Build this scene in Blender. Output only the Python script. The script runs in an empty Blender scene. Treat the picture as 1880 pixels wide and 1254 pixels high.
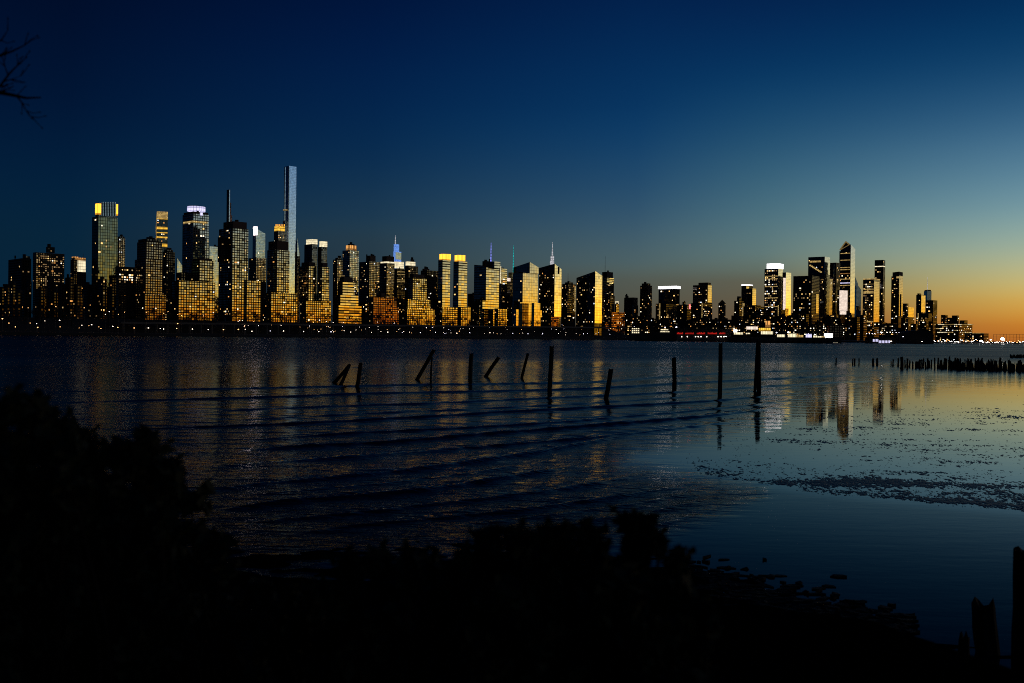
import bpy, bmesh, math, random
import numpy as np
from mathutils import Vector, Matrix

random.seed(7)
RNG = np.random.default_rng(7)
R = math.radians
scene = bpy.context.scene
COL = scene.collection

# ------------------------------------------------------------------ camera
F = 1828.0            # focal length in photo pixels (35 mm lens on a 36 mm sensor, 1880 px wide)
EYE = 4.5             # metres above the water
ROLL = R(0.64)
PITCH = R(0.31)


def yh(x):            # photo row of the horizon in photo column x
    return 617.0 + (x - 940.0) * math.tan(ROLL)


cam_d = bpy.data.cameras.new('camera')
cam = bpy.data.objects.new('camera', cam_d)
COL.objects.link(cam)
cam_d.sensor_width = 36.0
cam_d.lens = 35.0
cam_d.clip_start = 0.1
cam_d.clip_end = 60000.0
fwd = Vector((0, math.cos(PITCH), -math.sin(PITCH)))
right = Vector((1, 0, 0))
up = right.cross(fwd)
r2 = right * math.cos(ROLL) + up * math.sin(ROLL)
u2 = r2.cross(fwd)
cam.matrix_world = Matrix(((r2.x, u2.x, -fwd.x, 0), (r2.y, u2.y, -fwd.y, 0), (r2.z, u2.z, -fwd.z, EYE), (0, 0, 0, 1)))
cam_d.dof.use_dof = True
cam_d.dof.focus_distance = 140.0
cam_d.dof.aperture_fstop = 1.6
scene.camera = cam
CAMM = cam.matrix_world.copy()


def ray(x, y):
    v = Vector(((x - 940.0) / F, -(y - 627.0) / F, -1.0))
    return CAMM.to_3x3() @ v


def at(x, y, Y):      # the point seen at photo pixel x, y that lies Y metres ahead
    d = ray(x, y)
    return Vector((0, 0, EYE)) + d * (Y / d.y)


def ground(x, y, z=0.0):
    d = ray(x, y)
    return Vector((0, 0, EYE)) + d * ((z - EYE) / d.z)


def ground_np(x, y, z=0.0):
    m = np.array(CAMM.to_3x3())
    v = np.stack([(x - 940.0) / F, -(y - 627.0) / F, -np.ones_like(x)], -1) @ m.T
    t = (z - EYE) / v[..., 2]
    return v[..., 0] * t, v[..., 1] * t


def pixel_np(X, Y, Z=0.0):
    m = np.array(CAMM.to_3x3())
    v = np.stack([X, Y, np.zeros_like(X) + Z - EYE], -1) @ m
    w = np.maximum(-v[..., 2], 1e-3)
    return 940 + F * v[..., 0] / w, 627 - F * v[..., 1] / w


# ------------------------------------------------------------------ materials
def new_mat(name):
    m = bpy.data.materials.new(name)
    m.use_nodes = True
    nt = m.node_tree
    nt.nodes.clear()
    out = nt.nodes.new('ShaderNodeOutputMaterial')
    return m, nt, out


def N(nt, t, **kw):
    n = nt.nodes.new(t)
    for k, v in kw.items():
        setattr(n, k, v)
    return n


def mth(nt, op, a, b=None, c=None, clamp=False):
    n = nt.nodes.new('ShaderNodeMath')
    n.operation = op
    n.use_clamp = clamp
    for i, v in enumerate((a, b, c)):
        if v is None:
            continue
        if isinstance(v, (int, float)):
            n.inputs[i].default_value = v
        else:
            nt.links.new(v, n.inputs[i])
    return n.outputs[0]


def simple(name, col, rough=0.8, noise=0.0, nscale=3.0, spec=0.5, bump=0.0):
    m, nt, out = new_mat(name)
    p = N(nt, 'ShaderNodeBsdfPrincipled')
    p.inputs['Base Color'].default_value = (*col, 1)
    p.inputs['Roughness'].default_value = rough
    p.inputs['Specular IOR Level'].default_value = spec
    if noise or bump:
        tc = N(nt, 'ShaderNodeTexCoord')
        nz = N(nt, 'ShaderNodeTexNoise')
        nz.inputs['Scale'].default_value = nscale
        nz.inputs['Detail'].default_value = 5
        nt.links.new(tc.outputs['Object'], nz.inputs['Vector'])
        if noise:
            mx = N(nt, 'ShaderNodeMix', data_type='RGBA')
            nt.links.new(nz.outputs['Fac'], mx.inputs[0])
            mx.inputs[6].default_value = (*[c * (1 - noise) for c in col], 1)
            mx.inputs[7].default_value = (*[c * (1 + noise) for c in col], 1)
            nt.links.new(mx.outputs[2], p.inputs['Base Color'])
        if bump:
            b = N(nt, 'ShaderNodeBump')
            b.inputs['Strength'].default_value = bump
            b.inputs['Distance'].default_value = 0.05
            nt.links.new(nz.outputs['Fac'], b.inputs['Height'])
            nt.links.new(b.outputs['Normal'], p.inputs['Normal'])
    nt.links.new(p.outputs[0], out.inputs[0])
    return m


def lamp_mat(name, col, strength, sample=False):
    m, nt, out = new_mat(name)
    e = N(nt, 'ShaderNodeEmission')
    e.inputs['Color'].default_value = (*col, 1)
    e.inputs['Strength'].default_value = strength
    nt.links.new(e.outputs[0], out.inputs[0])
    m.cycles.emission_sampling = 'AUTO' if sample else 'NONE'
    return m


def glow_mat(name, col, strength, cell=(2.5, 3.5), gap=0.18, vary=0.6):
    """a lit crown or facade: lamps behind panels, so each panel has its own brightness"""
    m, nt, out = new_mat(name)
    uv = N(nt, 'ShaderNodeUVMap')
    sep = N(nt, 'ShaderNodeSeparateXYZ')
    nt.links.new(uv.outputs[0], sep.inputs[0])
    u = mth(nt, 'DIVIDE', sep.outputs[0], cell[0])
    v = mth(nt, 'DIVIDE', sep.outputs[1], cell[1])
    cb = N(nt, 'ShaderNodeCombineXYZ')
    nt.links.new(mth(nt, 'FLOOR', u), cb.inputs[0])
    nt.links.new(mth(nt, 'FLOOR', v), cb.inputs[1])
    wn = N(nt, 'ShaderNodeTexWhiteNoise', noise_dimensions='2D')
    nt.links.new(cb.outputs[0], wn.inputs['Vector'])
    mask = mth(nt, 'MULTIPLY', mth(nt, 'GREATER_THAN', mth(nt, 'FRACT', u), gap), mth(nt, 'GREATER_THAN', mth(nt, 'FRACT', v), gap))
    s = mth(nt, 'MULTIPLY', mth(nt, 'ADD', mth(nt, 'MULTIPLY', wn.outputs['Value'], vary), 1 - vary / 2), mth(nt, 'ADD', mth(nt, 'MULTIPLY', mask, 0.75), 0.25))
    e = N(nt, 'ShaderNodeEmission')
    e.inputs['Color'].default_value = (*col, 1)
    nt.links.new(mth(nt, 'MULTIPLY', s, strength), e.inputs['Strength'])
    nt.links.new(e.outputs[0], out.inputs[0])
    m.cycles.emission_sampling = 'NONE'
    return m


CELL = {}
COLX = {}


def facade(name, cell, frame, tint, frame_col, rough=0.035, wob=0.016, vary=0.5):
    """glass panes in a grid of masonry or metal; the coated glass mirrors the real sky"""
    CELL[name] = cell
    m, nt, out = new_mat(name)
    uv = N(nt, 'ShaderNodeUVMap')
    sep = N(nt, 'ShaderNodeSeparateXYZ')
    nt.links.new(uv.outputs[0], sep.inputs[0])
    u = mth(nt, 'DIVIDE', sep.outputs[0], cell[0])
    v = mth(nt, 'DIVIDE', sep.outputs[1], cell[1])
    mask = mth(nt, 'MULTIPLY', mth(nt, 'GREATER_THAN', mth(nt, 'FRACT', u), frame[0]), mth(nt, 'GREATER_THAN', mth(nt, 'FRACT', v), frame[1]))
    cb = N(nt, 'ShaderNodeCombineXYZ')
    nt.links.new(mth(nt, 'FLOOR', u), cb.inputs[0])
    nt.links.new(mth(nt, 'FLOOR', v), cb.inputs[1])
    wn = N(nt, 'ShaderNodeTexWhiteNoise', noise_dimensions='2D')
    nt.links.new(cb.outputs[0], wn.inputs['Vector'])
    geo = N(nt, 'ShaderNodeNewGeometry')
    sub = N(nt, 'ShaderNodeVectorMath', operation='SUBTRACT')
    nt.links.new(wn.outputs['Color'], sub.inputs[0])
    sub.inputs[1].default_value = (0.5, 0.5, 0.5)
    sc = N(nt, 'ShaderNodeVectorMath', operation='SCALE')
    nt.links.new(sub.outputs[0], sc.inputs[0])
    sc.inputs['Scale'].default_value = wob
    ad = N(nt, 'ShaderNodeVectorMath', operation='ADD')
    nt.links.new(geo.outputs['Normal'], ad.inputs[0])
    nt.links.new(sc.outputs[0], ad.inputs[1])
    nm = N(nt, 'ShaderNodeVectorMath', operation='NORMALIZE')
    nt.links.new(ad.outputs[0], nm.inputs[0])
    g = N(nt, 'ShaderNodeBsdfPrincipled')
    g.inputs['Metallic'].default_value = 1.0
    g.inputs['Roughness'].default_value = rough
    nt.links.new(nm.outputs[0], g.inputs['Normal'])
    mx = N(nt, 'ShaderNodeMix', data_type='RGBA')
    nt.links.new(wn.outputs['Value'], mx.inputs[0])
    mx.inputs[6].default_value = (*[c * (1 - vary) for c in tint], 1)
    mx.inputs[7].default_value = (*tint, 1)
    wn2 = N(nt, 'ShaderNodeTexWhiteNoise', noise_dimensions='2D')
    of = N(nt, 'ShaderNodeVectorMath', operation='ADD')
    nt.links.new(cb.outputs[0], of.inputs[0])
    of.inputs[1].default_value = (13.5, 57.5, 0)
    nt.links.new(of.outputs[0], wn2.inputs['Vector'])
    drawn = mth(nt, 'SUBTRACT', 1.0, mth(nt, 'MULTIPLY', mth(nt, 'GREATER_THAN', wn2.outputs['Value'], 0.90), min(1.0, vary * 1.4)))
    lowf = N(nt, 'ShaderNodeTexNoise', noise_dimensions='2D')
    lowf.inputs['Scale'].default_value = 0.05
    lowf.inputs['Detail'].default_value = 3
    nt.links.new(uv.outputs[0], lowf.inputs['Vector'])
    patch = mth(nt, 'ADD', mth(nt, 'MULTIPLY', mth(nt, 'SUBTRACT', lowf.outputs['Fac'], 0.5), 1.2 * vary), 1.0, clamp=True)
    vs = N(nt, 'ShaderNodeVectorMath', operation='SCALE')
    nt.links.new(mx.outputs[2], vs.inputs[0])
    nt.links.new(mth(nt, 'MULTIPLY', drawn, patch), vs.inputs['Scale'])
    nt.links.new(vs.outputs[0], g.inputs['Base Color'])
    f = N(nt, 'ShaderNodeBsdfPrincipled')
    f.inputs['Base Color'].default_value = (*frame_col, 1)
    f.inputs['Roughness'].default_value = 0.8
    f.inputs['Specular IOR Level'].default_value = 0.15
    ms = N(nt, 'ShaderNodeMixShader')
    nt.links.new(mask, ms.inputs[0])
    nt.links.new(f.outputs[0], ms.inputs[1])
    nt.links.new(g.outputs[0], ms.inputs[2])
    nt.links.new(ms.outputs[0], out.inputs[0])
    return m


M = {}
M['gold'] = facade('gold', (3.5, 3.2), (0.36, 0.38), (0.74, 0.68, 0.52), (0.016, 0.012, 0.01), vary=0.6)
M['gold_dim'] = facade('gold_dim', (3.1, 3.0), (0.42, 0.42), (0.42, 0.36, 0.28), (0.05, 0.03, 0.022))
M['brick'] = facade('brick', (3.2, 3.2), (0.4, 0.4), (0.42, 0.22, 0.10), (0.12, 0.05, 0.03), vary=0.7)
M['strip'] = facade('strip', (9.0, 3.8), (0.03, 0.42), (0.76, 0.68, 0.5), (0.016, 0.012, 0.01), vary=0.5)
M['strip_fine'] = facade('strip_fine', (6.0, 4.0), (0.05, 0.27), (0.66, 0.62, 0.52), (0.03, 0.026, 0.02), vary=0.3)
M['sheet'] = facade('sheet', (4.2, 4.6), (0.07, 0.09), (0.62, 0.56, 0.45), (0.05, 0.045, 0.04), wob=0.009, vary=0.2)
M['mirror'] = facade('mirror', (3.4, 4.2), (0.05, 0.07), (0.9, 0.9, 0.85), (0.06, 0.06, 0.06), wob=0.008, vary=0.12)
M['white_grid'] = facade('white_grid', (3.3, 3.3), (0.3, 0.3), (0.62, 0.62, 0.55), (0.12, 0.115, 0.1))
M['blue_glass'] = facade('blue_glass', (3.0, 4.2), (0.05, 0.08), (0.70, 0.82, 0.95), (0.05, 0.06, 0.07), wob=0.009, vary=0.25)
M['green_glass'] = facade('green_glass', (3.0, 3.8), (0.2, 0.14), (0.24, 0.26, 0.18), (0.05, 0.055, 0.04), vary=0.3)
M['pale_glass'] = facade('pale_glass', (3.0, 4.0), (0.08, 0.1), (0.62, 0.68, 0.66), (0.1, 0.1, 0.1), vary=0.25)
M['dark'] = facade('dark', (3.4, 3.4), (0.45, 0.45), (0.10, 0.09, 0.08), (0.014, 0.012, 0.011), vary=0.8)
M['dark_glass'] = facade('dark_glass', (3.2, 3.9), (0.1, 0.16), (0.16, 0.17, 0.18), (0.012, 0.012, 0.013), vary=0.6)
M['amber_glass'] = facade('amber_glass', (3.2, 3.9), (0.12, 0.14), (0.45, 0.38, 0.28), (0.03, 0.025, 0.02), vary=0.4)
M['rib_stone'] = simple('rib_stone', (0.5, 0.45, 0.4), 0.7)
M['roof'] = simple('roof_felt', (0.012, 0.011, 0.011), 0.9)
M['stone'] = simple('dark_stone', (0.05, 0.035, 0.025), 0.9, 0.3, 0.2)
M['steel'] = simple('steel', (0.04, 0.04, 0.045), 0.5)
M['lit_cap'] = glow_mat('cap_pink', (1.0, 0.78, 0.80), 5.0, (4.0, 5.0), 0.05, 0.2)
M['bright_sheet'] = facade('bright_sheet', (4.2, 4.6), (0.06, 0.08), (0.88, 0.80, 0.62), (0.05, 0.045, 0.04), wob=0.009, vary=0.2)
M['lit_yellow'] = glow_mat('crown_yellow', (1.0, 0.42, 0.035), 2.1, (3.0, 30.0), 0.06, 0.35)
M['lit_gold'] = glow_mat('crown_gold', (1.0, 0.55, 0.06), 1.2, (2.6, 6), 0.3, 0.6)
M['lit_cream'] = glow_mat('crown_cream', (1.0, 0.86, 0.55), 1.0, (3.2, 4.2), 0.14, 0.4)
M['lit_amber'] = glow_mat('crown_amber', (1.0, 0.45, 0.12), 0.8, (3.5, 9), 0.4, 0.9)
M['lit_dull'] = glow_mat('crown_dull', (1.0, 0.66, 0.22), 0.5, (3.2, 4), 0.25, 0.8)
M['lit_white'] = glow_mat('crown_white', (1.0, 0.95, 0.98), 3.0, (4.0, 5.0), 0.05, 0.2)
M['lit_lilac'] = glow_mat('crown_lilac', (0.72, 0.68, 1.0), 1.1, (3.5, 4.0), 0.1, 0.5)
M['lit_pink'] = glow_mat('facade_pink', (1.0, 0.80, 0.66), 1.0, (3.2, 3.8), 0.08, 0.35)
M['lit_blue'] = glow_mat('crown_blue', (0.16, 0.34, 0.9), 0.9, (3.2, 4.2), 0.12, 0.6)
M['lit_violet'] = glow_mat('mast_violet', (0.25, 0.28, 1.0), 1.3, (3.0, 9.0), 0.25, 0.8)
M['lit_teal'] = glow_mat('mast_teal', (0.02, 0.55, 0.55), 0.8, (3.0, 9.0), 0.25, 0.8)
M['lit_silver'] = glow_mat('mast_silver', (0.85, 0.84, 0.9), 0.7, (3.0, 7.0), 0.3, 0.9)
M['lit_red'] = lamp_mat('sign_red', (1.0, 0.03, 0.02), 0.5)
M['beacon_red'] = lamp_mat('beacon_red', (1.0, 0.12, 0.12), 3.0)
M['pier_dark'] = simple('pier_dark', (0.012, 0.012, 0.014), 0.85)
M['concrete'] = simple('concrete', (0.05, 0.047, 0.043), 0.85, 0.3, 0.3)
M['land'] = simple('land', (0.01, 0.01, 0.008), 0.95, 0.5, 0.05)
M['far_foliage'] = simple('far_foliage', (0.018, 0.016, 0.01), 0.9, 0.4, 0.5)
M['bark'] = simple('bark', (0.007, 0.006, 0.005), 0.95, 0.4, 8.0, 0.05)
M['leaf'] = simple('leaf', (0.018, 0.022, 0.012), 0.8, 0.5, 9.0, 0.1)
M['wood'] = simple('wet_wood', (0.010, 0.008, 0.007), 0.85, 0.5, 6.0, 0.1, 0.6)
M['mud'] = simple('mud', (0.006, 0.006, 0.006), 0.5, 0.5, 4.0, 0.35, 0.4)
M['bank'] = simple('bank', (0.003, 0.0028, 0.0026), 1.0, 0.5, 1.2, 0.0, 0.5)

WIN = []
for nm, col, st in (('warm', (1.0, 0.60, 0.20), 1.6), ('white', (1.0, 0.86, 0.6), 2.4), ('amber', (1.0, 0.42, 0.10), 1.0), ('dim', (1.0, 0.66, 0.28), 0.55), ('cool', (0.8, 0.88, 1.0), 1.4), ('faint', (1.0, 0.6, 0.25), 0.28)):
    WIN.append(lamp_mat('window_light_' + nm, col, st))


# ------------------------------------------------------------------ object helpers
def tag(o, label=None, cat=None, group=None, kind=None):
    if label:
        o['label'] = label
    if cat:
        o['category'] = cat
    if group:
        o['group'] = group
    if kind:
        o['kind'] = kind
    return o


def empty(name, loc, label, cat, group=None):
    o = bpy.data.objects.new(name, None)
    COL.objects.link(o)
    o.location = loc
    return tag(o, label, cat, group)


def link(name, me, parent=None, loc=None):
    o = bpy.data.objects.new(name, me)
    COL.objects.link(o)
    if parent is not None:
        o.parent = parent
    if loc is not None:
        o.location = loc
    return o


def mesh(name, verts, faces, m, uvs=None, smooth=False):
    me = bpy.data.meshes.new(name)
    me.from_pydata([tuple(v) for v in verts], [], faces)
    if m is not None:
        me.materials.append(m)
    if uvs is not None:
        l = me.uv_layers.new(name='UVMap')
        i = 0
        for f, fu in zip(faces, uvs):
            for q in fu:
                l.data[i].uv = q
                i += 1
    if smooth:
        for p in me.polygons:
            p.use_smooth = True
    me.update()
    return me


def grid_mesh(name, X, Y, Z, m):
    h, w = X.shape
    me = bpy.data.meshes.new(name)
    nv = h * w
    me.vertices.add(nv)
    me.vertices.foreach_set('co', np.stack([X, Y, Z], -1).astype(np.float32).ravel())
    idx = np.arange(nv).reshape(h, w)
    q = np.stack([idx[:-1, :-1], idx[:-1, 1:], idx[1:, 1:], idx[1:, :-1]], -1).reshape(-1, 4)
    nf = len(q)
    me.loops.add(nf * 4)
    me.loops.foreach_set('vertex_index', q.astype(np.int32).ravel())
    me.polygons.add(nf)
    me.polygons.foreach_set('loop_start', (np.arange(nf) * 4).astype(np.int32))
    me.polygons.foreach_set('use_smooth', np.ones(nf, dtype=bool))
    me.materials.append(m)
    me.update(calc_edges=True)
    me.validate()
    return me


class MB:
    """collects shapes into one mesh"""

    def __init__(self):
        self.v, self.f, self.u = [], [], []

    def prism(self, pts, z0, z1):
        """pts: ground polygon counter-clockwise; z1: one height or one per corner"""
        n = len(pts)
        zt = list(z1) if isinstance(z1, (list, tuple)) else [z1] * n
        b = len(self.v)
        for p in pts:
            self.v.append((p[0], p[1], z0))
        for p, z in zip(pts, zt):
            self.v.append((p[0], p[1], z))
        for i in range(n):
            j = (i + 1) % n
            L = math.hypot(pts[j][0] - pts[i][0], pts[j][1] - pts[i][1])
            self.f.append((b + i, b + j, b + n + j, b + n + i))
            self.u.append(((0.01, 0), (L, 0), (L, zt[j] - z0), (0.01, zt[i] - z0)))
        self.f.append(tuple(b + n + i for i in range(n)))
        self.u.append(tuple((0.001, 0.001) for _ in range(n)))
        return self

    def box(self, c, s):
        x, y, z = c
        a, b_, h = s[0] / 2, s[1] / 2, s[2]
        return self.prism([(x - a, y - b_), (x + a, y - b_), (x + a, y + b_), (x - a, y + b_)], z, z + h)

    def tube(self, path, radii, n=7, cap=True):
        b = len(self.v)
        pts = [Vector(p) for p in path]
        for i, p in enumerate(pts):
            t = (pts[min(i + 1, len(pts) - 1)] - pts[max(i - 1, 0)]).normalized()
            a = t.cross(Vector((0.31, 0.87, 0.2)))
            if a.length < 1e-3:
                a = t.cross(Vector((1, 0, 0)))
            a.normalize()
            c = t.cross(a)
            for k in range(n):
                w = 2 * math.pi * k / n
                self.v.append(tuple(p + (a * math.cos(w) + c * math.sin(w)) * radii[i]))
        for i in range(len(pts) - 1):
            for k in range(n):
                k2 = (k + 1) % n
                self.f.append((b + i * n + k, b + i * n + k2, b + (i + 1) * n + k2, b + (i + 1) * n + k))
                self.u.append(((0, 0), (1, 0), (1, 1), (0, 1)))
        if cap:
            e = b + (len(pts) - 1) * n
            self.f.append(tuple(e + k for k in range(n)))
            self.u.append(tuple((0, 0) for _ in range(n)))
        return self

    def make(self, name, m, parent=None, loc=None, smooth=False):
        return link(name, mesh(name, self.v, self.f, m, self.u, smooth), parent, loc)


# unit window slabs: 1 x 1, thin, standing in the local x-z plane, facing -y
def slab_mesh(m):
    v = [(-.5, -.06, -.5), (.5, -.06, -.5), (.5, -.06, .5), (-.5, -.06, .5), (-.5, .06, -.5), (.5, .06, -.5), (.5, .06, .5), (-.5, .06, .5)]
    f = [(0, 1, 2, 3), (1, 5, 6, 2), (4, 0, 3, 7), (3, 2, 6, 7), (0, 4, 5, 1)]
    return mesh('lit_window', v, f, m)


SLAB = [slab_mesh(m) for m in WIN]

# ------------------------------------------------------------------ world: dusk sky
SUN_AZ = 80.0
SKY = [  # angle from the sunken sun, then (elevation, linear colour)
    (0, [(0, (1.5, .42, .02)), (.8, (2.3, .95, .03)), (1.8, (2.3, 1.3, .08)), (3, (1.35, 1.05, .36)), (4.5, (.70, .72, .50)), (7, (.42, .54, .62)), (10, (.18, .32, .45)), (15, (.05, .15, .32)), (20, (.015, .075, .21)), (40, (.002, .015, .07)), (90, (.0005, .004, .02))]),
    (27, [(0, (.95, .22, .012)), (.8, (1.35, .44, .02)), (1.8, (1.30, .72, .07)), (3, (.82, .65, .26)), (4.5, (.48, .50, .37)), (7, (.30, .41, .50)), (10, (.17, .30, .46)), (15, (.02, .10, .25)), (20, (.005, .045, .16)), (40, (.001, .010, .05)), (90, (.0004, .003, .02))]),
    (53, [(0, (.36, .10, .02)), (.85, (.57, .185, .018)), (2.1, (.64, .385, .07)), (3.3, (.53, .47, .19)), (4.9, (.32, .43, .34)), (7, (.158, .305, .365)), (10, (.052, .155, .268)), (13, (.008, .067, .168)), (16, (.0012, .033, .112)), (18.9, (.0008, .018, .075)), (30, (.0005, .007, .045)), (90, (.0003, .003, .018))]),
    (66, [(0, (.16, .075, .03)), (1.5, (.13, .088, .046)), (3.2, (.114, .114, .08)), (3.8, (.120, .150, .118)), (4.8, (.125, .200, .192)), (7, (.070, .165, .215)), (10, (.023, .097, .180)), (13.2, (.003, .047, .136)), (16.3, (.0015, .024, .095)), (19.4, (.001, .0138, .067)), (30, (.0004, .006, .04)), (90, (.0003, .0025, .016))]),
    (73, [(0, (.09, .066, .04)), (1.6, (.086, .078, .054)), (3.3, (.085, .098, .08)), (4.3, (.08, .130, .135)), (6.8, (.033, .092, .155)), (10, (.008, .056, .142)), (13, (.002, .036, .122)), (19.3, (.0005, .0108, .062)), (30, (.0003, .005, .035)), (90, (.0002, .002, .014))]),
    (88, [(0, (.026, .032, .036)), (2.5, (.023, .036, .046)), (5.4, (.019, .045, .068)), (6.7, (.012, .042, .08)), (9.8, (.0024, .026, .08)), (14.4, (.0005, .0135, .066)), (19, (.0003, .0065, .040)), (30, (.0002, .0035, .026)), (90, (.0002, .0015, .01))]),
    (104, [(0, (.003, .018, .036)), (4.9, (.0024, .0190, .043)), (8, (.001, .0150, .047)), (12, (.0003, .0075, .035)), (18.8, (.0002, .003, .018)), (30, (.0002, .002, .015)), (90, (.0001, .001, .008))]),
    (150, [(0, (.001, .007, .018)), (10, (.0005, .004, .016)), (30, (.0002, .0015, .01)), (90, (.0001, .001, .007))]),
]
W = bpy.data.worlds.new('World')
scene.world = W
W.use_nodes = True
nt = W.node_tree
nt.nodes.clear()
wo = N(nt, 'ShaderNodeOutputWorld')
bg = N(nt, 'ShaderNodeBackground')
tc = N(nt, 'ShaderNodeTexCoord')
sp = N(nt, 'ShaderNodeSeparateXYZ')
nrm = N(nt, 'ShaderNodeVectorMath', operation='NORMALIZE')
nt.links.new(tc.outputs['Generated'], nrm.inputs[0])
nt.links.new(nrm.outputs[0], sp.inputs[0])
el = mth(nt, 'MULTIPLY', mth(nt, 'ARCSINE', sp.outputs[2]), 180 / math.pi)
az = mth(nt, 'MULTIPLY', mth(nt, 'ARCTAN2', sp.outputs[0], sp.outputs[1]), 180 / math.pi)
dl = mth(nt, 'ABSOLUTE', mth(nt, 'SUBTRACT', az, SUN_AZ))
dl = mth(nt, 'MINIMUM', dl, mth(nt, 'SUBTRACT', 360.0, dl))
tt = mth(nt, 'SQRT', mth(nt, 'DIVIDE', mth(nt, 'MAXIMUM', el, 0.0), 90.0))
prev = None
for k, (ang, stops) in enumerate(SKY):
    rp = N(nt, 'ShaderNodeValToRGB')
    el_ = rp.color_ramp.elements
    rp.color_ramp.interpolation = 'B_SPLINE'
    # resample so that the steps between the stops stay smooth in angle
    for i, (e, c) in enumerate(stops):
        pos = math.sqrt(e / 90.0)
        x = el_[i] if i < 2 else el_.new(pos)
        x.position = pos
        x.color = (*[min(1.0, q / 4.0) for q in c], 1)
    nt.links.new(tt, rp.inputs[0])
    if prev is None:
        prev = rp.outputs[0]
    else:
        a0 = SKY[k - 1][0]
        mr = N(nt, 'ShaderNodeMapRange', interpolation_type='LINEAR')
        nt.links.new(dl, mr.inputs[0])
        mr.inputs[1].default_value = a0
        mr.inputs[2].default_value = ang
        mx = N(nt, 'ShaderNodeMix', data_type='RGBA')
        nt.links.new(mr.outputs[0], mx.inputs[0])
        nt.links.new(prev, mx.inputs[6])
        nt.links.new(rp.outputs[0], mx.inputs[7])
        prev = mx.outputs[2]
nt.links.new(prev, bg.inputs['Color'])
low = mth(nt, 'ADD', mth(nt, 'MULTIPLY', mth(nt, 'GREATER_THAN', el, -0.05), 0.7), 0.3)
nt.links.new(mth(nt, 'MULTIPLY', low, 4.0), bg.inputs['Strength'])
nt.links.new(bg.outputs[0], wo.inputs[0])


# ------------------------------------------------------------------ numpy noise
def vnoise(x, y, seed=0):
    xi, yi = np.floor(x).astype(np.int64), np.floor(y).astype(np.int64)
    fx, fy = x - xi, y - yi
    fx, fy = fx * fx * (3 - 2 * fx), fy * fy * (3 - 2 * fy)

    def h(a, b):
        n = (a * 374761393 + b * 668265263 + seed * 144665) & 0x7fffffff
        n = ((n ^ (n >> 13)) * 1274126177) & 0x7fffffff
        return ((n ^ (n >> 16)) & 0xffff) / 65535.0
    return (h(xi, yi) * (1 - fx) + h(xi + 1, yi) * fx) * (1 - fy) + (h(xi, yi + 1) * (1 - fx) + h(xi + 1, yi + 1) * fx) * fy


def fbm(x, y, seed=0, o=4):
    s, a, t = 0, 1.0, 0
    for k in range(o):
        s = s + a * vnoise(x * 2 ** k, y * 2 ** k, seed + k)
        t += a
        a *= .5
    return s / t


def sstep(a, b, x):
    t = np.clip((x - a) / (b - a), 0, 1)
    return t * t * (3 - 2 * t)


def poly_sd(px, py, poly):
    """signed pixel distance to a polygon, positive inside"""
    d = np.full(px.shape, 1e9)
    ins = np.zeros(px.shape, bool)
    n = len(poly)
    for i in range(n):
        ax, ay = poly[i]
        bx, by = poly[(i + 1) % n]
        ex, ey = bx - ax, by - ay
        t = np.clip(((px - ax) * ex + (py - ay) * ey) / (ex * ex + ey * ey), 0, 1)
        d = np.minimum(d, np.hypot(px - ax - t * ex, py - ay - t * ey))
        c = ((ay > py) != (by > py)) & (px < (bx - ax) * (py - ay) / ((by - ay) if by != ay else 1e-9) + ax)
        ins ^= c
    return np.where(ins, d, -d)


# ------------------------------------------------------------------ the river
m, nt, out = new_mat('river_water')
p = N(nt, 'ShaderNodeBsdfPrincipled')
p.inputs['Base Color'].default_value = (0.0012, 0.003, 0.0055, 1)
p.inputs['IOR'].default_value = 1.34
at_ = N(nt, 'ShaderNodeAttribute', attribute_name='ripple')
rip = at_.outputs['Fac']
tc = N(nt, 'ShaderNodeTexCoord')
heights = []
for sx, sy, det, wgt in ((0.55, 1.5, 2, 1.0), (2.2, 5.0, 3, 0.42), (7.0, 13.0, 2, 0.10)):
    mp = N(nt, 'ShaderNodeMapping')
    mp.inputs['Scale'].default_value = (sx, sy, 1)
    mp.inputs['Rotation'].default_value = (0, 0, R(6))
    nt.links.new(tc.outputs['Object'], mp.inputs[0])
    nz = N(nt, 'ShaderNodeTexNoise')
    nz.inputs['Scale'].default_value = 1.0
    nz.inputs['Detail'].default_value = det
    nz.inputs['Roughness'].default_value = 0.55
    nt.links.new(mp.outputs[0], nz.inputs['Vector'])
    heights.append(mth(nt, 'MULTIPLY', nz.outputs['Fac'], wgt))
hh = mth(nt, 'ADD', mth(nt, 'ADD', heights[0], heights[1]), heights[2])
bp = N(nt, 'ShaderNodeBump')
bp.inputs['Distance'].default_value = 0.075
nt.links.new(mth(nt, 'MULTIPLY', rip, 1.0, clamp=True), bp.inputs['Strength'])
nt.links.new(hh, bp.inputs['Height'])
nt.links.new(bp.outputs['Normal'], p.inputs['Normal'])
at2 = N(nt, 'ShaderNodeAttribute', attribute_name='rough')
nt.links.new(at2.outputs['Fac'], p.inputs['Roughness'])
at3 = N(nt, 'ShaderNodeAttribute', attribute_name='painted_shine')
dim_diffuse = N(nt, 'ShaderNodeBsdfDiffuse')  # near-black diffuse mixed in to paint the reflections darker
dim_diffuse.inputs['Color'].default_value = (0.002, 0.003, 0.005, 1)
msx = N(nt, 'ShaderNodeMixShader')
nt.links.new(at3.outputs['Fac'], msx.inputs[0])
nt.links.new(dim_diffuse.outputs[0], msx.inputs[1])
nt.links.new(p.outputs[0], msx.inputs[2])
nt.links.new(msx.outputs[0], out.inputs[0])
M['water'] = m

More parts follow.
